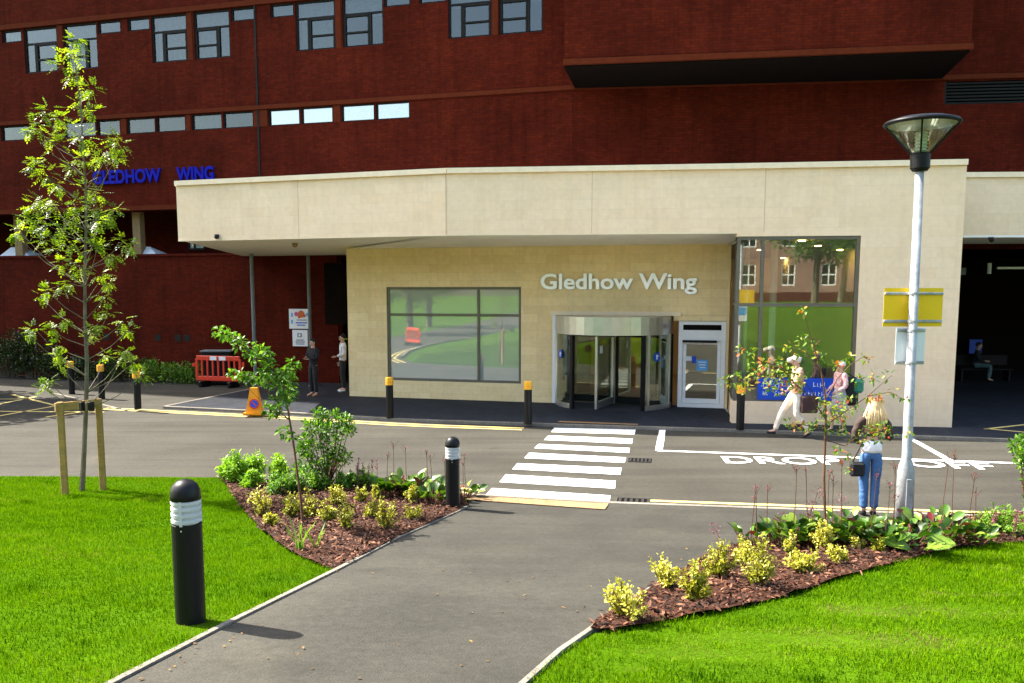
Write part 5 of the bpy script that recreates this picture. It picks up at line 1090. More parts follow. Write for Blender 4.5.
# crab apple sapling in the right bed
P = TG(826, 549); Ys = P.y; S = ppm(P)
trunk = [pt(x, y, Ys) for x, y in ((826, 550), (825, 515), (824, 480), (825, 445), (826, 415), (825, 395), (821, 370), (814, 347), (808, 328), (803, 312))]
t = empty('crab_apple_sapling', P, 'thin crab apple sapling with reddening leaves in front of the drop off bay', 'sapling'); mb = MB().tube(trunk, [.016, .015, .014, .013, .011, .009, .008, .006, .004, .003], 7); L_ = Leaves(); fr_ = MB()
twigs = [[(826, 420), (812, 398), (795, 384), (775, 376), (755, 379), (735, 381), (722, 379)], [(825, 400), (838, 378), (850, 365), (863, 357), (869, 360)], [(826, 430), (815, 427), (798, 424), (785, 426)], [(826, 425), (845, 412), (868, 396), (892, 375)], [(821, 372), (806, 352), (790, 347)], [(795, 384), (780, 366), (762, 362), (742, 351)], [(826, 440), (845, 446), (866, 430), (890, 432)], [(814, 347), (820, 340), (800, 337)], [(868, 396), (890, 392), (905, 400)]]
for tw in twigs: 
    dz_ = rng.normal()*.08; pts_ = [pt(x, y, Ys+dz_*i) for i, (x, y) in enumerate(tw)]; mb.tube(pts_, list(np.linspace(.007, .0025, len(tw))), 5)
for x, y, r in ((722, 379, 4), (731, 382, 5), (737, 377, 5), (743, 379, 6), (740, 350, 4), (751, 352, 4), (751, 366, 6), (757, 372, 7), (762, 380, 6), (765, 364, 6), (771, 366, 7), (775, 373, 7), (782, 365, 7), (788, 371, 7), (792, 376, 7), (796, 384, 7), (786, 382, 7), (777, 381, 6), (802, 380, 6), (780, 392, 6), (745, 389, 5), (768, 388, 5), (802, 338, 5), (811, 345, 5), (789, 348, 4), (798, 351, 5), (803, 313, 4), (820, 356, 5), (848, 358, 5), (866, 358, 5), (837, 367, 5), (825, 399, 7), (827, 408, 8), (837, 401, 8), (843, 411, 7), (849, 402, 7), (833, 416, 7), (856, 410, 6), (820, 410, 6), (797, 425, 6), (806, 427, 6), (815, 425, 6), (788, 425, 5), (842, 420, 6), (828, 428, 6), (838, 450, 5), (845, 458, 5), (845, 434, 6), (868, 397, 4), (888, 376, 4), (893, 392, 4), (905, 400, 4), (880, 396, 4), (866, 432, 6), (874, 426, 6), (882, 428, 6), (891, 432, 5), (862, 440, 5), (878, 438, 6), (908, 432, 4), (848, 470, 3), (858, 380, 4), (872, 378, 4)):
    c_ = pt(x, y, Ys+rng.normal()*.10); L_.clump(c_, r/S*1.05, int(r*2.5), .058, .028, .45+.13*rng.normal(), .55, -.2, .6)
    if rng.random() < .4: MB().ball(tuple(c_+rng.normal(size=3)*r/S*.5), .013, 8).build('fruit', ML['redfruit'], t, uv=False)
mb.build('trunk', M['twig'], t, uv=False); L_.build('crown', ML['apple'], t)
# dry flower stalks around it
P0 = TG(805, 545); t = empty('dry_dock_stalk', P0, 'rust coloured dry seed stalks standing left of the right sapling', 'plant'); mb = MB(); L_ = Leaves()
for x0, y0, x1, y1 in ((803, 545, 818, 492), (812, 547, 812, 505), (838, 545, 842, 500), (798, 546, 806, 515), (722, 546, 715, 528), (780, 545, 782, 518)):
    b = pt(x0, y0, P0.y+rng.normal()*.1); e2 = pt(x1, y1, P0.y+rng.normal()*.1); mb.tube([b, b*.5+e2*.5+rng.normal(size=3)*.02, e2], [.005, .004, .003], 5); L_ = Leaves(); L_.clump(e2, .07, 40, .018, .012, .2, .4); L_.clump(b*.3+e2*.7, .05, 20, .018, .012, .2, .4); L_.build('seed_head', ML['flower'], t)
mb.build('stems', M['twig'], t, uv=False)
# shrub poking in at the right edge
c0_ = pt(1030, 452, 11.0); base = np.array([c0_[0]+.05, 11.0, float(T(c0_[0], 11.0))]); t = empty('evergreen_shrub', base, 'green leafy shrub cut off by the right edge beside the drop off bay', 'shrub'); mb = MB(); L_ = Leaves()
for x, y, r in ((1016, 445, 6), (1020, 455, 7), (1026, 440, 7), (1030, 455, 10), (1024, 464, 6), (1036, 465, 10), (1040, 445, 10), (1032, 480, 10), (1042, 490, 12), (1036, 505, 12), (1050, 470, 12), (1048, 515, 12), (1056, 455, 10), (1060, 495, 12)):
    c_ = pt(x, y, 11.0+rng.normal()*.12); mb.tube([base, base*.4+c_*.6, c_], [.012, .008, .004], 5); L_.clump(c_, r/76, 90, .07, .03, .5, .45, .4, .8)
mb.build('stems', M['twig'], t, uv=False); L_.build('foliage', ML['green'], t)
# dark hedge and low plants along the brick wall
def wallplant(x0, y0, w, h, n, name, label, mat, dz):
    c_ = onp(x0, y0, A0-Vector((0, dz)), A1-Vector((0, dz))); t = empty(name, (c_.x, c_.y, 0), label, 'shrub', 'shrubs along the brick wall'); L_ = Leaves(); mb = MB()
    for i in range(n):
        p_ = np.array([c_.x+rng.uniform(-w, w), c_.y+rng.uniform(-.5, .5), h*rng.uniform(.3, .95)]); mb.tube([(c_.x+(p_[0]-c_.x)*.4, c_.y, 0), p_], [.02, .008], 5); L_.clump(p_, .28, 60, .11, .06, .45, .5, .3, .8)
    mb.build('stems', M['bark'], t, uv=False); L_.build('foliage', ML[mat], t)
for k, (x, w, h, lab) in enumerate(((-25, .9, 1.5, 'dark evergreen shrub at the far left edge below the brick wall'), (8, .95, 1.55, 'tall dark evergreen shrub left of the tree trunk against the wall'), (36, .8, 1.3, 'dark evergreen shrub ending the hedge left of the far bollards'))): wallplant(x, 386, w, h, 26, 'evergreen_shrub', lab, 'dark', .9)
for k, (x, w, h, lab) in enumerate(((66, .7, .6, 'low dark plant behind the farthest amber bollard'), (92, .7, .55, 'low dark plant between the two farther amber bollards'), (122, .7, .6, 'low dark plant behind the nearest left amber bollard'), (155, .7, .55, 'low yellowish plant at the wall right of the left bollards'), (184, .5, .5, 'low plant at the wall just left of the red barrier'))): wallplant(x, 384, w, h, 14, 'wall_plant', lab, 'dark' if k < 3 else 'green', .7)
# ================================================================ PEOPLE
def skin(nodes, edges, root, sub=2):
    me = bpy.data.meshes.new('tmp'); names = list(nodes); ix = {n: i for i, n in enumerate(names)}
    me.from_pydata([nodes[n][:3] for n in names], [(ix[a], ix[b]) for a, b in edges], []); ob = bpy.data.objects.new('tmp', me); COL.objects.link(ob)
    ob.modifiers.new('s', 'SKIN'); sv = me.skin_vertices[0].data
    for n in names:
        r = nodes[n][3]; r = (r, r) if not hasattr(r, '__len__') else r; sv[ix[n]].radius = r; sv[ix[n]].use_root = (n == root)
    m = ob.modifiers.new('u', 'SUBSURF'); m.levels = sub; m.render_levels = sub
    dg = bpy.context.evaluated_depsgraph_get(); dg.update(); e = ob.evaluated_get(dg); m2 = e.to_mesh()
    V = [tuple(v.co) for v in m2.vertices]; Fs = [tuple(p.vertices) for p in m2.polygons]; e.to_mesh_clear(); bpy.data.objects.remove(ob); bpy.data.meshes.remove(me)
    return V, Fs
def fold(V, a):
    o = []
    for x, y, z in V:
        p = Vector((x*9, y*9, z*16)); n_ = mnoise.noise(p)+.6*mnoise.noise(p*2.3); r_ = math.hypot(x, y)+1e-6; o.append((x+x/r_*n_*a, y+y/r_*n_*a, z))
    return o
SKINM = plain('skin', (.55, .33, .23), .5, 0, .05)
CL = {}
def cloth(name, col, pat=None):
    if name in CL: return CL[name]
    m, nt, b = newmat(name); v = nt.nodes.new('ShaderNodeTexCoord').outputs['Object']; f = noise(nt, 7, 4, v); g = noise(nt, 120, 2, v)
    c = ramp(nt, f, [(.3, [x*.78 for x in col]), (.7, [min(1, x*1.15) for x in col])])
    if pat: c = mix(nt, ramp(nt, noise(nt, 22, 1, v), [(.48, (0, 0, 0)), (.54, (1, 1, 1))]), c, c4(pat))
    nt.links.new(c, b.inputs['Base Color']); b.inputs['Roughness'].default_value = .85; bump(nt, b, f, .5, .03); CL[name] = m; return m
def person(loc, rz, H_, label, pose, top, legs, shoes, hair, hairstyle, long_sleeve=True, skirt=False, cap=None, group=None, top_hem=.86):
    """pose: joint overrides in metres for a 1.70 m body facing -Y"""
    J = dict(pelvis=(0, 0, .95), waist=(0, 0, 1.08), chest=(0, .005, 1.27), neck0=(0, .01, 1.43), neck=(0, 0, 1.50), head=(0, -.015, 1.59), crown=(0, -.005, 1.655),
             shL=(.165, .01, 1.395), elL=(.215, .03, 1.12), wrL=(.225, -.05, .88), shR=(-.165, .01, 1.395), elR=(-.215, .03, 1.12), wrR=(-.225, -.05, .88),
             hipL=(.085, 0, .90), knL=(.095, -.02, .50), anL=(.10, .02, .09), toL=(.11, -.13, .03), hipR=(-.085, 0, .90), knR=(-.095, -.02, .50), anR=(-.10, .02, .09), toR=(-.11, -.13, .03))
    J.update(pose); s = H_/1.70
    rad = dict(pelvis=(.135, .105), waist=(.115, .09), chest=(.135, .10), neck0=.06, neck=.052, head=(.078, .092), crown=(.062, .075), shL=.062, elL=.042, wrL=.028, shR=.062, elR=.042, wrR=.028, hipL=.088, knL=.056, anL=.036, toL=.03, hipR=.088, knR=.056, anR=.036, toR=.03)
    E_ = [('pelvis', 'waist'), ('waist', 'chest'), ('chest', 'neck0'), ('neck0', 'neck'), ('neck', 'head'), ('head', 'crown')]
    for q in 'LR': E_ += [('chest', 'sh'+q), ('sh'+q, 'el'+q), ('el'+q, 'wr'+q), ('pelvis', 'hip'+q), ('hip'+q, 'kn'+q), ('kn'+q, 'an'+q), ('an'+q, 'to'+q)]
    nd = lambda names, inf=0, sc=1.0: {n: (*J[n], tuple(x*sc+inf for x in (rad[n] if hasattr(rad[n], '__len__') else (rad[n], rad[n])))) for n in names}
    root = empty('person', loc, label, 'person', group); body = MB(); bn_ = nd(J)
    for n_ in ('pelvis', 'waist', 'chest', 'hipL', 'hipR', 'shL', 'shR'): bn_[n_] = (*bn_[n_][:3], tuple(x*.72 for x in bn_[n_][3]))
    V, Fs = skin(bn_, E_, 'pelvis'); body.add(V, Fs)
    # hands: palm and five fingers
    for q, sg in (('L', 1), ('R', -1)):
        w = Vector(J['wr'+q]); d = (w-Vector(J['el'+q])).normalized(); side = Vector((0, -1, 0)); side = (side-d*side.dot(d)); side = side.normalized() if side.length > .2 else Vector((1, 0, 0)); nrm = d.cross(side)
        pm = w+d*.055; V, Fs = skin({'w': (*w, .024), 'p': (*pm, (.036, .02)), 'k': (*(w+d*.095), (.036, .017))}, [('w', 'p'), ('p', 'k')], 'w', 1); body.add(V, Fs)
        for k, (o_, l_) in enumerate(((.028, .062), (.010, .074), (-.009, .070), (-.027, .055))):
            b = w+d*.085+side*o_; m_ = b+d*l_*.5+nrm*.004*sg; e_ = b+d*l_*.9+nrm*.022*sg; V, Fs = skin({'a': (*b, .010), 'b': (*m_, .009), 'c': (*e_, .007)}, [('a', 'b'), ('b', 'c')], 'a', 1); body.add(V, Fs)
        b = w+d*.035+side*.02; V, Fs = skin({'a': (*b, .011), 'b': (*(b+d*.03+side*.032), .010), 'c': (*(b+d*.062+side*.040), .008)}, [('a', 'b'), ('b', 'c')], 'a', 1); body.add(V, Fs)
    hd = Vector(J['head']); fd = Vector(pose.get('face', (0, -1, 0))).normalized(); rt = fd.cross(Vector((0, 0, 1))).normalized()
    nz = MB(); V, Fs = skin({'a': (*(hd+fd*.075+Vector((0, 0, .02))), .012), 'b': (*(hd+fd*.098+Vector((0, 0, -.012))), .015)}, [('a', 'b')], 'a', 1); body.add(V, Fs)
    V, Fs = skin({'a': (*(hd+fd*.04+Vector((0, 0, -.03))), .05), 'b': (*(hd+fd*.062+Vector((0, 0, -.075))), .034)}, [('a', 'b')], 'a', 1); body.add(V, Fs)
    for sg in (1, -1):
        c_ = hd+rt*sg*.08+Vector((0, 0, -.005))-fd*.01; body.ball(tuple(c_), .026, 8, 0, (.5, .8, 1.2))
    for_body = None
    sc = lambda mb: setattr(mb, 'v', [(x*s, y*s, z*s) for x, y, z in mb.v]) or mb
    sc(body).build('body', SKINM, root, smooth=True, local=True, uv=False)
    for sg in (1, -1): sc(MB().ball(tuple(hd+fd*.082+rt*sg*.03+Vector((0, 0, .012))), .011, 8)).build('eye', M['black'], root, True, True, False)
    sc(MB().ball(tuple(hd+fd*.088+Vector((0, 0, -.048))), .02, 8, 0, (1, .5, .3))).build('mouth', cloth('lips', (.40, .14, .12)), root, True, True, False)
    # clothes: the same skeleton, a little fuller
    up = ['pelvis', 'waist', 'chest', 'neck0', 'shL', 'shR', 'elL', 'elR']; ed = [('pelvis', 'waist'), ('waist', 'chest'), ('chest', 'neck0'), ('chest', 'shL'), ('chest', 'shR'), ('shL', 'elL'), ('shR', 'elR')]
    tn = nd(up, .018); tn['pelvis'] = (J['pelvis'][0], J['pelvis'][1], top_hem+.06, (.152, .125))
    tn['neck0'] = (*Vector(J['neck0'])-Vector((0, 0, .02)), .066)
    if long_sleeve:
        for q in 'LR': tn['wr'+q] = (*(Vector(J['wr'+q])*.96+Vector(J['el'+q])*.04), .042); ed.append(('el'+q, 'wr'+q))
    else:
        for q in 'LR': tn['el'+q] = (*(Vector(J['el'+q])*.75+Vector(J['sh'+q])*.25), .056)
    V, Fs = skin(tn, ed, 'waist', 3); V = fold(V, .007); sc(MB().add(V, Fs)).build('top', top, root, True, True, False)
    if skirt:
        mb = MB(); prof = [(.125, 1.06), (.165, .95), (.19, .8), (.215, .62), (.225, .50), (.21, .50)]; mb.lathe((0, 0, 0), prof, 22); mb.v = [(x*(1+.05*math.sin(8*math.atan2(y, x))*(z < .8)), y*.85, z) for x, y, z in mb.v]; sc(mb).build('skirt', legs, root, True, True, False)
    else:
        ln = ['pelvis', 'hipL', 'hipR', 'knL', 'knR', 'anL', 'anR']; tn = nd(ln, .014); tn['waist'] = (*(Vector(J['pelvis'])+Vector((0, 0, .08))), (.135, .105))
        for q in 'LR': a = Vector(J['an'+q])*.97+Vector(J['kn'+q])*.03; tn['an'+q] = (*a, .058); tn['kn'+q] = (*J['kn'+q], .070); tn['hip'+q] = (*J['hip'+q], .098)
        V, Fs = skin(tn, [('waist', 'pelvis')]+[e for q in 'LR' for e in (('pelvis', 'hip'+q), ('hip'+q, 'kn'+q), ('kn'+q, 'an'+q))], 'pelvis', 3); V = fold(V, .008); sc(MB().add(V, Fs)).build('trousers', legs, root, True, True, False)
    for q in 'LR':
        a, t_ = Vector(J['an'+q]), Vector(J['to'+q]); hl = a+Vector((0, 0, -.045))-(t_-a).normalized()*.03
        V, Fs = skin({'h': (*hl, (.042, .045)), 'm': (*(hl*.45+t_*.55), (.046, .036)), 't': (*(t_+(t_-a).normalized()*.03), (.042, .03))}, [('h', 'm'), ('m', 't')], 'h', 2); sc(MB().add(V, Fs)).build('shoe', shoes, root, True, True, False)
    # hair
    hm = MB(); cr = Vector(J['crown'])
    if hairstyle == 'long':
        bk = -fd; V, Fs = skin({'a': (*(cr+bk*.01+Vector((0, 0, .012))), (.082, .088)), 'b': (*(hd+bk*.035), (.098, .082)), 'c': (*(hd+bk*.06+Vector((0, 0, -.14))), (.115, .06)), 'd': (*(hd+bk*.075+Vector((0, 0, -.28))), (.13, .052)), 'e': (*(hd+bk*.08+Vector((0, 0, -.37))), (.10, .03))}, [('a', 'b'), ('b', 'c'), ('c', 'd'), ('d', 'e')], 'b'); hm.add(V, Fs)
        for k in range(60):
            a = rng.uniform(-1.5, 1.5); b = cr+Vector((math.sin(a)*.085, 0, 0))+bk*.07*math.cos(a)+Vector((0, 0, -.03)); w_ = rng.uniform(.8, 1.35); e_ = hd+Vector((math.sin(a)*.13*w_, 0, -.26-.14*rng.random()))+bk*(.05+.06*math.cos(a)*w_)
            hm.tube([b, (b+e_)/2+Vector((math.sin(a)*.03, 0, .02))+bk*.025, e_+Vector((rng.normal()*.015, 0, 0))], [.012, .014, .004], 5)
    elif hairstyle == 'short':
        hm.ball(tuple(cr-fd*.026+Vector((0, 0, -.028))), .088, 14, 0, (.95, 1.0, .9)); 
        for k in range(50):
            a = randdir(1)[0]; a[2] = abs(a[2]); v = Vector(a)
            if v.dot(fd) > .5 and v.z < .5: continue
            b = cr-fd*.02+v*.085+Vector((0, 0, -.02)); hm.tube([b, b+v*.012-Vector((0, 0, .03))+Vector(randdir(1)[0])*.01], [.014, .004], 5)
    sc(hm).build('hair', hair, root, True, True, False)
    if cap is not None:
        cm = MB(); cm.lathe((cr.x, cr.y-.0, 0), [(.092, cr.z-.03), (.092, cr.z-.005), (.08, cr.z+.022), (.05, cr.z+.04), (.001, cr.z+.046)], 18); cm.tube([tuple(cr+fd*.07+Vector((0, 0, -.035))), tuple(cr+fd*.165+Vector((0, 0, -.05)))], [.07, .045], 10); cm.v = cm.v
        sc(cm).build('cap', cap, root, True, True, False)
    root.rotation_euler.z = rz; return root
def bag(P, size, mat, label, strap_to=None, bev=.03):
    t = empty('handbag', P, label, 'bag'); MB().box((0, 0, size[2]/2), size, bev=bev).build('body', mat, t, local=True)
    mb = MB(); a = [(-size[0]*.35, 0, size[2]*.95), (-size[0]*.25, 0, size[2]*1.4), (size[0]*.25, 0, size[2]*1.4), (size[0]*.35, 0, size[2]*.95)]
    if strap_to: a = [(-size[0]*.35, 0, size[2]*.95), strap_to, (size[0]*.35, 0, size[2]*.95)]
    mb.tube(a, .012, 6).build('strap', mat, t, local=True); return t
BLK, DARK = cloth('black_cloth', (.009, .009, .010)), cloth('navy_dark_cloth', (.007, .007, .010))
# blonde woman seen from behind
Pw = Vector((*G(869, 521, .10), 0)); Pw = Vector((atY(869, 500, 11.45).x, 11.45, float(T(5.0, 11.45))+.012))
wm = person(Pw, R(168), 1.64, 'woman with long blonde hair in brown cardigan and blue jeans standing by the lamp post', dict(elR=(-.25, -.02, 1.12), wrR=(-.13, -.20, 1.16), elL=(.24, .02, 1.13), wrL=(.12, -.2, 1.02), head=(-.02, -.02, 1.585), crown=(-.03, -.012, 1.65), anL=(.07, .02, .09), toL=(.08, -.12, .03), anR=(-.06, .03, .09), toR=(-.07, -.11, .03), knL=(.08, -.02, .5), knR=(-.075, -.02, .5)),
            cloth('brown_knit', (.045, .024, .016)), cloth('blue_denim', (.045, .125, .30)), BLK, cloth('blonde_hair', (.74, .52, .27)), 'long', top_hem=1.02)
s = 1.64/1.7; mb = MB(); V, Fs = skin({'a': (0, 0, 1.12*s, (.145, .118)), 'b': (0, 0, .98*s, (.150, .122)), 'c': (0, 0, .90*s, (.152, .124))}, [('a', 'b'), ('b', 'c')], 'a'); mb.add(V, Fs).build('shirt_hem', cloth('white_cotton', (.78, .78, .80)), wm, True, True, False)
q = atY(856, 470, 11.45); bag((q.x, 11.42, q.z-.08), (.2, .1, .2), BLK, 'small black handbag hanging at the left hip of the blonde woman', (.16, .05, .62))
# man striding left
c = G(795, 437.5, 0)
person((c[0], c[1], 0), R(-90), 1.74, 'man in pale cap patterned tan shirt and cream trousers striding left past the banner', dict(knR=(-.09, -.26, .53), anR=(-.09, -.40, .13), toR=(-.09, -.54, .10), hipR=(-.085, -.03, .90), knL=(.09, -.02, .50), anL=(.09, .27, .15), toL=(.09, .16, .04), elR=(-.22, .10, 1.14), wrR=(-.2, .12, .90), elL=(.23, -.08, 1.15), wrL=(.17, -.25, 1.0), head=(0, -.05, 1.585), crown=(0, -.045, 1.65), neck=(0, -.02, 1.5)),
       cloth('tan_print', (.62, .38, .24), (.38, .20, .12)), cloth('cream_twill', (.80, .68, .54)), BLK, cloth('white_hair', (.75, .72, .68)), 'short', cap=cloth('cream_cap', (.70, .60, .50)), top_hem=.90)
q = atY(808, 405, c[1]-.1); bag((q.x, c[1]-.15, q.z-.16), (.36, .14, .36), cloth('dark_leather', (.05, .02, .016)), 'dark brown shoulder bag behind the striding man', (-.05, .1, .62))
# elderly woman
c = G(838, 432.5, .06)
person((c[0], c[1], .06), R(-80), 1.53, 'elderly woman with white hair in a pink patterned jacket and grey skirt', dict(anR=(-.09, -.12, .09), toR=(-.09, -.26, .03), anL=(.09, .10, .09), toL=(.09, -.03, .03), knR=(-.09, -.1, .5), elR=(-.23, .02, 1.14), wrR=(-.2, -.17, 1.02), elL=(.23, .02, 1.14), wrL=(.2, -.17, 1.02)),
       cloth('pink_print', (.62, .26, .26), (.74, .55, .50)), cloth('grey_skirt', (.34, .32, .33)), BLK, cloth('white_hair', (.75, .72, .68)), 'short', skirt=True, top_hem=.82)
q = atY(851, 392, c[1]); bag((q.x, c[1]+.05, q.z-.3), (.34, .2, .62), BLK, 'tall black rucksack on the back of the elderly woman', (-.08, 0, .7), .07)
q = atY(857, 388, c[1]+.05); bag((q.x, c[1]-.02, q.z-.1), (.2, .16, .30), cloth('green_canvas', (.03, .20, .12)), 'green carrier bag behind the black rucksack', (0, 0, .42), .05)
# people under the canopy at the left
c = G(314, 396, .06)
person((c[0], c[1], .06), R(-35), 1.66, 'person in dark clothes leaning by the white signs under the canopy', dict(elR=(-.22, -.05, 1.13), wrR=(-.06, -.2, 1.16), elL=(.22, -.05, 1.13), wrL=(.05, -.22, 1.12)), DARK, BLK, cloth('tan_shoe', (.32, .16, .08)), cloth('black_hair', (.015, .012, .010)), 'short', top_hem=.78)
c = G(343.5, 391.5, .06)
person((c[0], c[1], .06), R(-70), 1.74, 'person with white sleeves and black trousers half hidden by the stone corner', dict(elL=(.22, .02, 1.13), wrL=(.15, -.2, 1.06)), cloth('white_cotton', (.78, .78, .80)), BLK, cloth('white_trainer', (.75, .75, .75)), cloth('black_hair', (.015, .012, .010)), 'short')
# people behind the tall glazing
for px, py, Yd, rz, lab, tp, hr in ((806, 358, 21.2, 20, 'grey haired person inside behind the banner', cloth('grey_wool', (.22, .20, .20)), cloth('grey_hair', (.38, .33, .30))), (816, 357, 21.5, -30, 'person in a dark jacket inside behind the banner', DARK, cloth('black_hair', (.015, .012, .010))), (758, 351, 21.9, 10, 'person in maroon top inside left of the banner', cloth('maroon_wool', (.14, .05, .06)), cloth('black_hair', (.015, .012, .010)))):
    q = atY(px, py, Yd); person((q.x, Yd, .07), R(rz), 1.66, lab, {}, tp, BLK, BLK, hr, 'short')
# seated person on a bench deep in the undercroft
q = atY(976, 397, 28.5); bx = q.x
t = empty('bench', (bx, 28.7, .06), 'dark bench in the undercroft under the side canopy', 'bench'); MB().box((bx+.3, 28.7, .46), (1.8, .4, .05), bev=.01).build('seat', M['dark_frame'], t); MB().box((bx+.3, 28.9, .75), (1.8, .04, .35), bev=.01).build('backrest', M['dark_frame'], t)
for sx in (-.5, 1.1): MB().box((bx+sx, 28.7, .25), (.06, .36, .37)).build('leg', M['dark_frame'], t)
person((bx, 28.62, .065), R(55), 1.68, 'person in teal trousers seated on the bench in the dark undercroft', dict(pelvis=(0, 0, .56), waist=(0, .02, .70), chest=(0, .0, .90), neck0=(0, -.03, 1.06), neck=(0, -.05, 1.13), head=(0, -.07, 1.21), crown=(0, -.06, 1.275), shL=(.165, -.02, 1.02), shR=(-.165, -.02, 1.02), elL=(.22, -.08, .78), elR=(-.22, -.08, .78), wrL=(.12, -.28, .70), wrR=(-.12, -.28, .70), hipL=(.085, -.03, .53), hipR=(-.085, -.03, .53), knL=(.1, -.44, .53), knR=(-.1, -.44, .53), anL=(.1, -.40, .09), anR=(-.1, -.40, .09), toL=(.1, -.54, .03), toR=(-.1, -.54, .03)), DARK, cloth('teal_trousers', (.07, .14, .14)), BLK, cloth('black_hair', (.015, .012, .010)), 'short', top_hem=.50)
# ================================================================ WHAT STANDS BEHIND THE VIEWER (mirrored in the glass)
def bigtree(x, y, h, r, label, seed, nc=16):
    z = float(T(x, y)); t = empty('broadleaf_tree', (x, y, z), label, 'tree', 'trees across the lawn'); mb = MB(); L_ = Leaves(); r_ = random.Random(seed)
    top = np.array([x+r_.uniform(-.4, .4), y+r_.uniform(-.4, .4), z+h*.8]); b = np.array([x, y, z]); mb.tube([b, b*.6+top*.4+np.array([.1, .05, 0]), top], [.28, .2, .06], 10)
    for i in range(nc):
        a = i*2.4; f = (i+.5)/nc; rr_ = r*math.sin(math.pi*min(.97, .12+.85*f))*r_.uniform(.55, .95); c_ = np.array([x+math.cos(a)*rr_, y+math.sin(a)*rr_, z+h*(.3+.66*f)]); p_ = b*(1-.75*f)+top*.75*f
        p_ = b+(top-b)*(.3+.6*f); mb.tube([p_, p_*.5+c_*.5-np.array([0, 0, .2]), c_], [.07, .05, .02], 6); L_.clump(c_, r*r_.uniform(.32, .45), 420, .26, .16, .5+.1*r_.gauss(0, 1), .5, .2, .8, .8, .3)
    mb.build('trunk', M['bark'], t, uv=False); L_.build('crown', ML['green'], t)
for i, (x, y, h, r) in enumerate(((-9, -9, 8, 2.6), (-16, -13, 10, 3.4), (-25, -6, 9, 3.2), (-31, -17, 11, 4), (-19, -28, 12, 4.2), (-34, 3, 9, 3.2), (13, -22, 11, 3.6), (23, -17, 10, 3.6), (-42, -8, 11, 4.2), (-19.3, 24.6, 9, 2.9))):
    bigtree(x, y, h, r, ('broadleaf tree out of frame, ', )[0]+('nearest the path', 'second from the path', 'beside the side road bend', 'far beyond the side road', 'deep in the left lawn', 'across the side road', 'left in front of the far brick block', 'right in front of the far brick block', 'farthest left', 'off to the left by the brick wall')[i], 30+i)
ob_ = empty('old_brick_block', (12, -46, 1.5), 'older brick block with white sash windows facing the lawn behind the viewer', 'building')
q0, q1 = (45, -42.5), (-22, -48.0); L_ = math.hypot(q1[0]-q0[0], q1[1]-q0[1]); hs = []
for k in range(18):
    for fl in range(3): hs.append((2.4+k*3.6, 2.4+k*3.6+1.3, 3.6+fl*3.6, 3.6+fl*3.6+2.0))
mb = MB(); wall_holes(mb, q0, q1, 0, 14, hs, .35); mb.slab((-22, -48), (-22, -60), 0, 14, -.3, 0).slab((45, -60), (45, -42.5), 0, 14, -.3, 0).slab((-22, -60), (45, -60), 0, 14, -.3, 0); mb.build('wall', M['brick_far'], ob_)
MB().prism([(46, -42), (-22.6, -47.5), (-22.6, -61), (46, -61)], 14, 14.4).build('roof', M['dark_frame'], ob_)
for h in hs:
    wn = frame_glass(ob_, q0, q1, *h, mull=((h[0]+h[1])/2,), trans=((h[2]+h[3])/2,), fw=.10, dep=.12, back=.05, fmat='white_frame', gmat='glass_up')
bw = tag(MB().slab((40, -33), (-16, -37.6), 1.6, 3.0, -.3, 0).build('garden_wall', M['brick'], None), 'low red brick wall in front of the old brick block behind the viewer', 'wall')
def mirror_pt(px, py, p, q, z=None, dist=None):
    hit = onp(px, py, p, q); d = Vector(ray(px, py)); u_ = Vector((q[0]-p[0], q[1]-p[1], 0)).normalized(); n_ = Vector((u_.y, -u_.x, 0)); r_ = d-2*d.dot(n_)*n_
    k = (z-hit.z)/r_.z if dist is None else dist/math.hypot(r_.x, r_.y); return hit+r_*k
rp = mirror_pt(412, 346, w0, w1, 0.0); bar = [o for o in bpy.data.objects if o.name.startswith('plastic_barrier')][0]
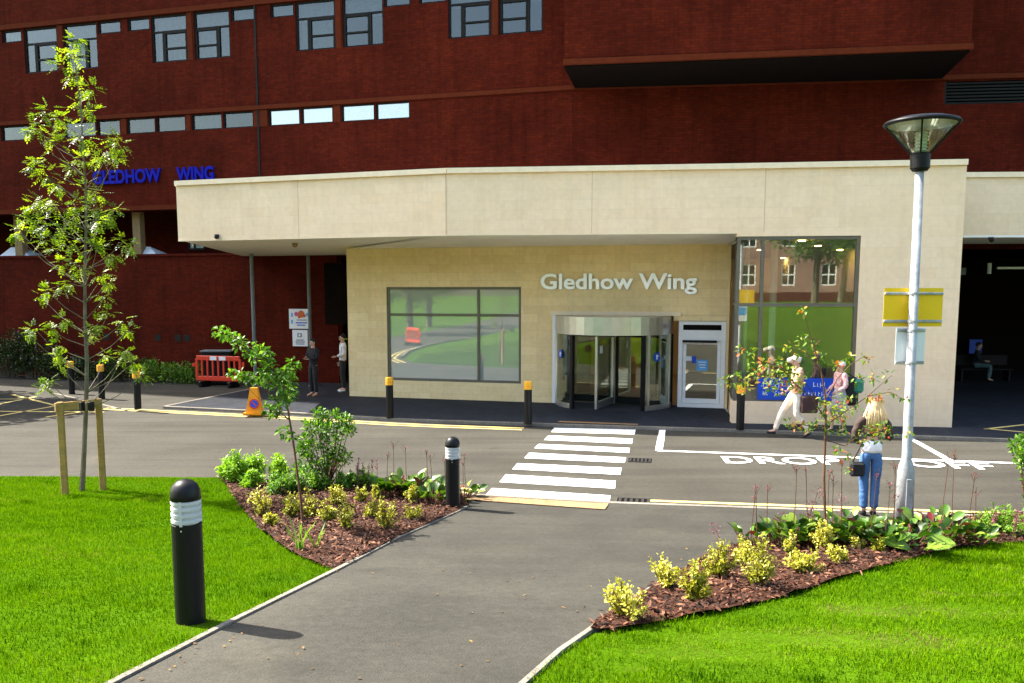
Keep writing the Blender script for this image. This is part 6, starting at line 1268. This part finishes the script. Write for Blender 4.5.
b2 = copy_tree(bar); b2.location = (rp.x, rp.y, float(T(rp.x, rp.y))); b2.rotation_euler.z = .5; b2['label'] = 'second red plastic barrier out on the side road, mirrored in the long window'
for px, dist, h, lab in ((815, 46, 11.5, 'dark leafy tree in front of the sash windows of the far brick block'), (842, 52, 12.5, 'taller leafy tree at the right in front of the far brick block')):
    rp = mirror_pt(px, 300, f2, f3, dist=dist); bigtree(rp.x, rp.y, h, 3.6, lab, 60+px, 18); pass
# ================================================================ LIGHT, SKY, CAMERA
AZ, EL = R(-23), R(48)
dl = Vector((math.cos(AZ)*math.cos(EL), math.sin(AZ)*math.cos(EL), -math.sin(EL)))
su = bpy.data.lights.new('sun', 'SUN'); su.energy = 5.0; su.angle = R(.55); su.color = (1, .94, .84); so = bpy.data.objects.new('sun', su); COL.objects.link(so); so.rotation_euler = dl.to_track_quat('-Z', 'Y').to_euler(); so.location = (-20, 30, 30)
wd = bpy.data.worlds.new('World'); SC.world = wd; wd.use_nodes = True; nt = wd.node_tree; sk = nt.nodes.new('ShaderNodeTexSky'); sk.sky_type = 'NISHITA'; sk.sun_disc = False
tos = -dl; sk.sun_elevation = EL; sk.sun_rotation = math.atan2(tos.x, tos.y); sk.air_density = 1.2; sk.dust_density = 3.5; sk.ozone_density = 1.0
nt.links.new(sk.outputs[0], nt.nodes['Background'].inputs[0]); nt.nodes['Background'].inputs[1].default_value = .135
cam = bpy.data.cameras.new('camera'); co = bpy.data.objects.new('camera', cam); COL.objects.link(co); co.location = (0, 0, H); co.rotation_euler = (math.pi/2-PIT, 0, 0)
cam.sensor_width = 36; cam.lens = F/1024*36; cam.shift_y = (CY-341.5)/1024; cam.clip_end = 2000; cam.clip_start = .05; SC.camera = co
vs = SC.view_settings; vs.view_transform = 'Standard'; vs.look = 'None'; vs.gamma = 1; vs.exposure = 1.95; vs.use_curve_mapping = False
SC.cycles.max_bounces = 8; SC.cycles.transparent_max_bounces = 12; SC.cycles.caustics_reflective = False; SC.cycles.caustics_refractive = False; SC.cycles.sample_clamp_indirect = 6
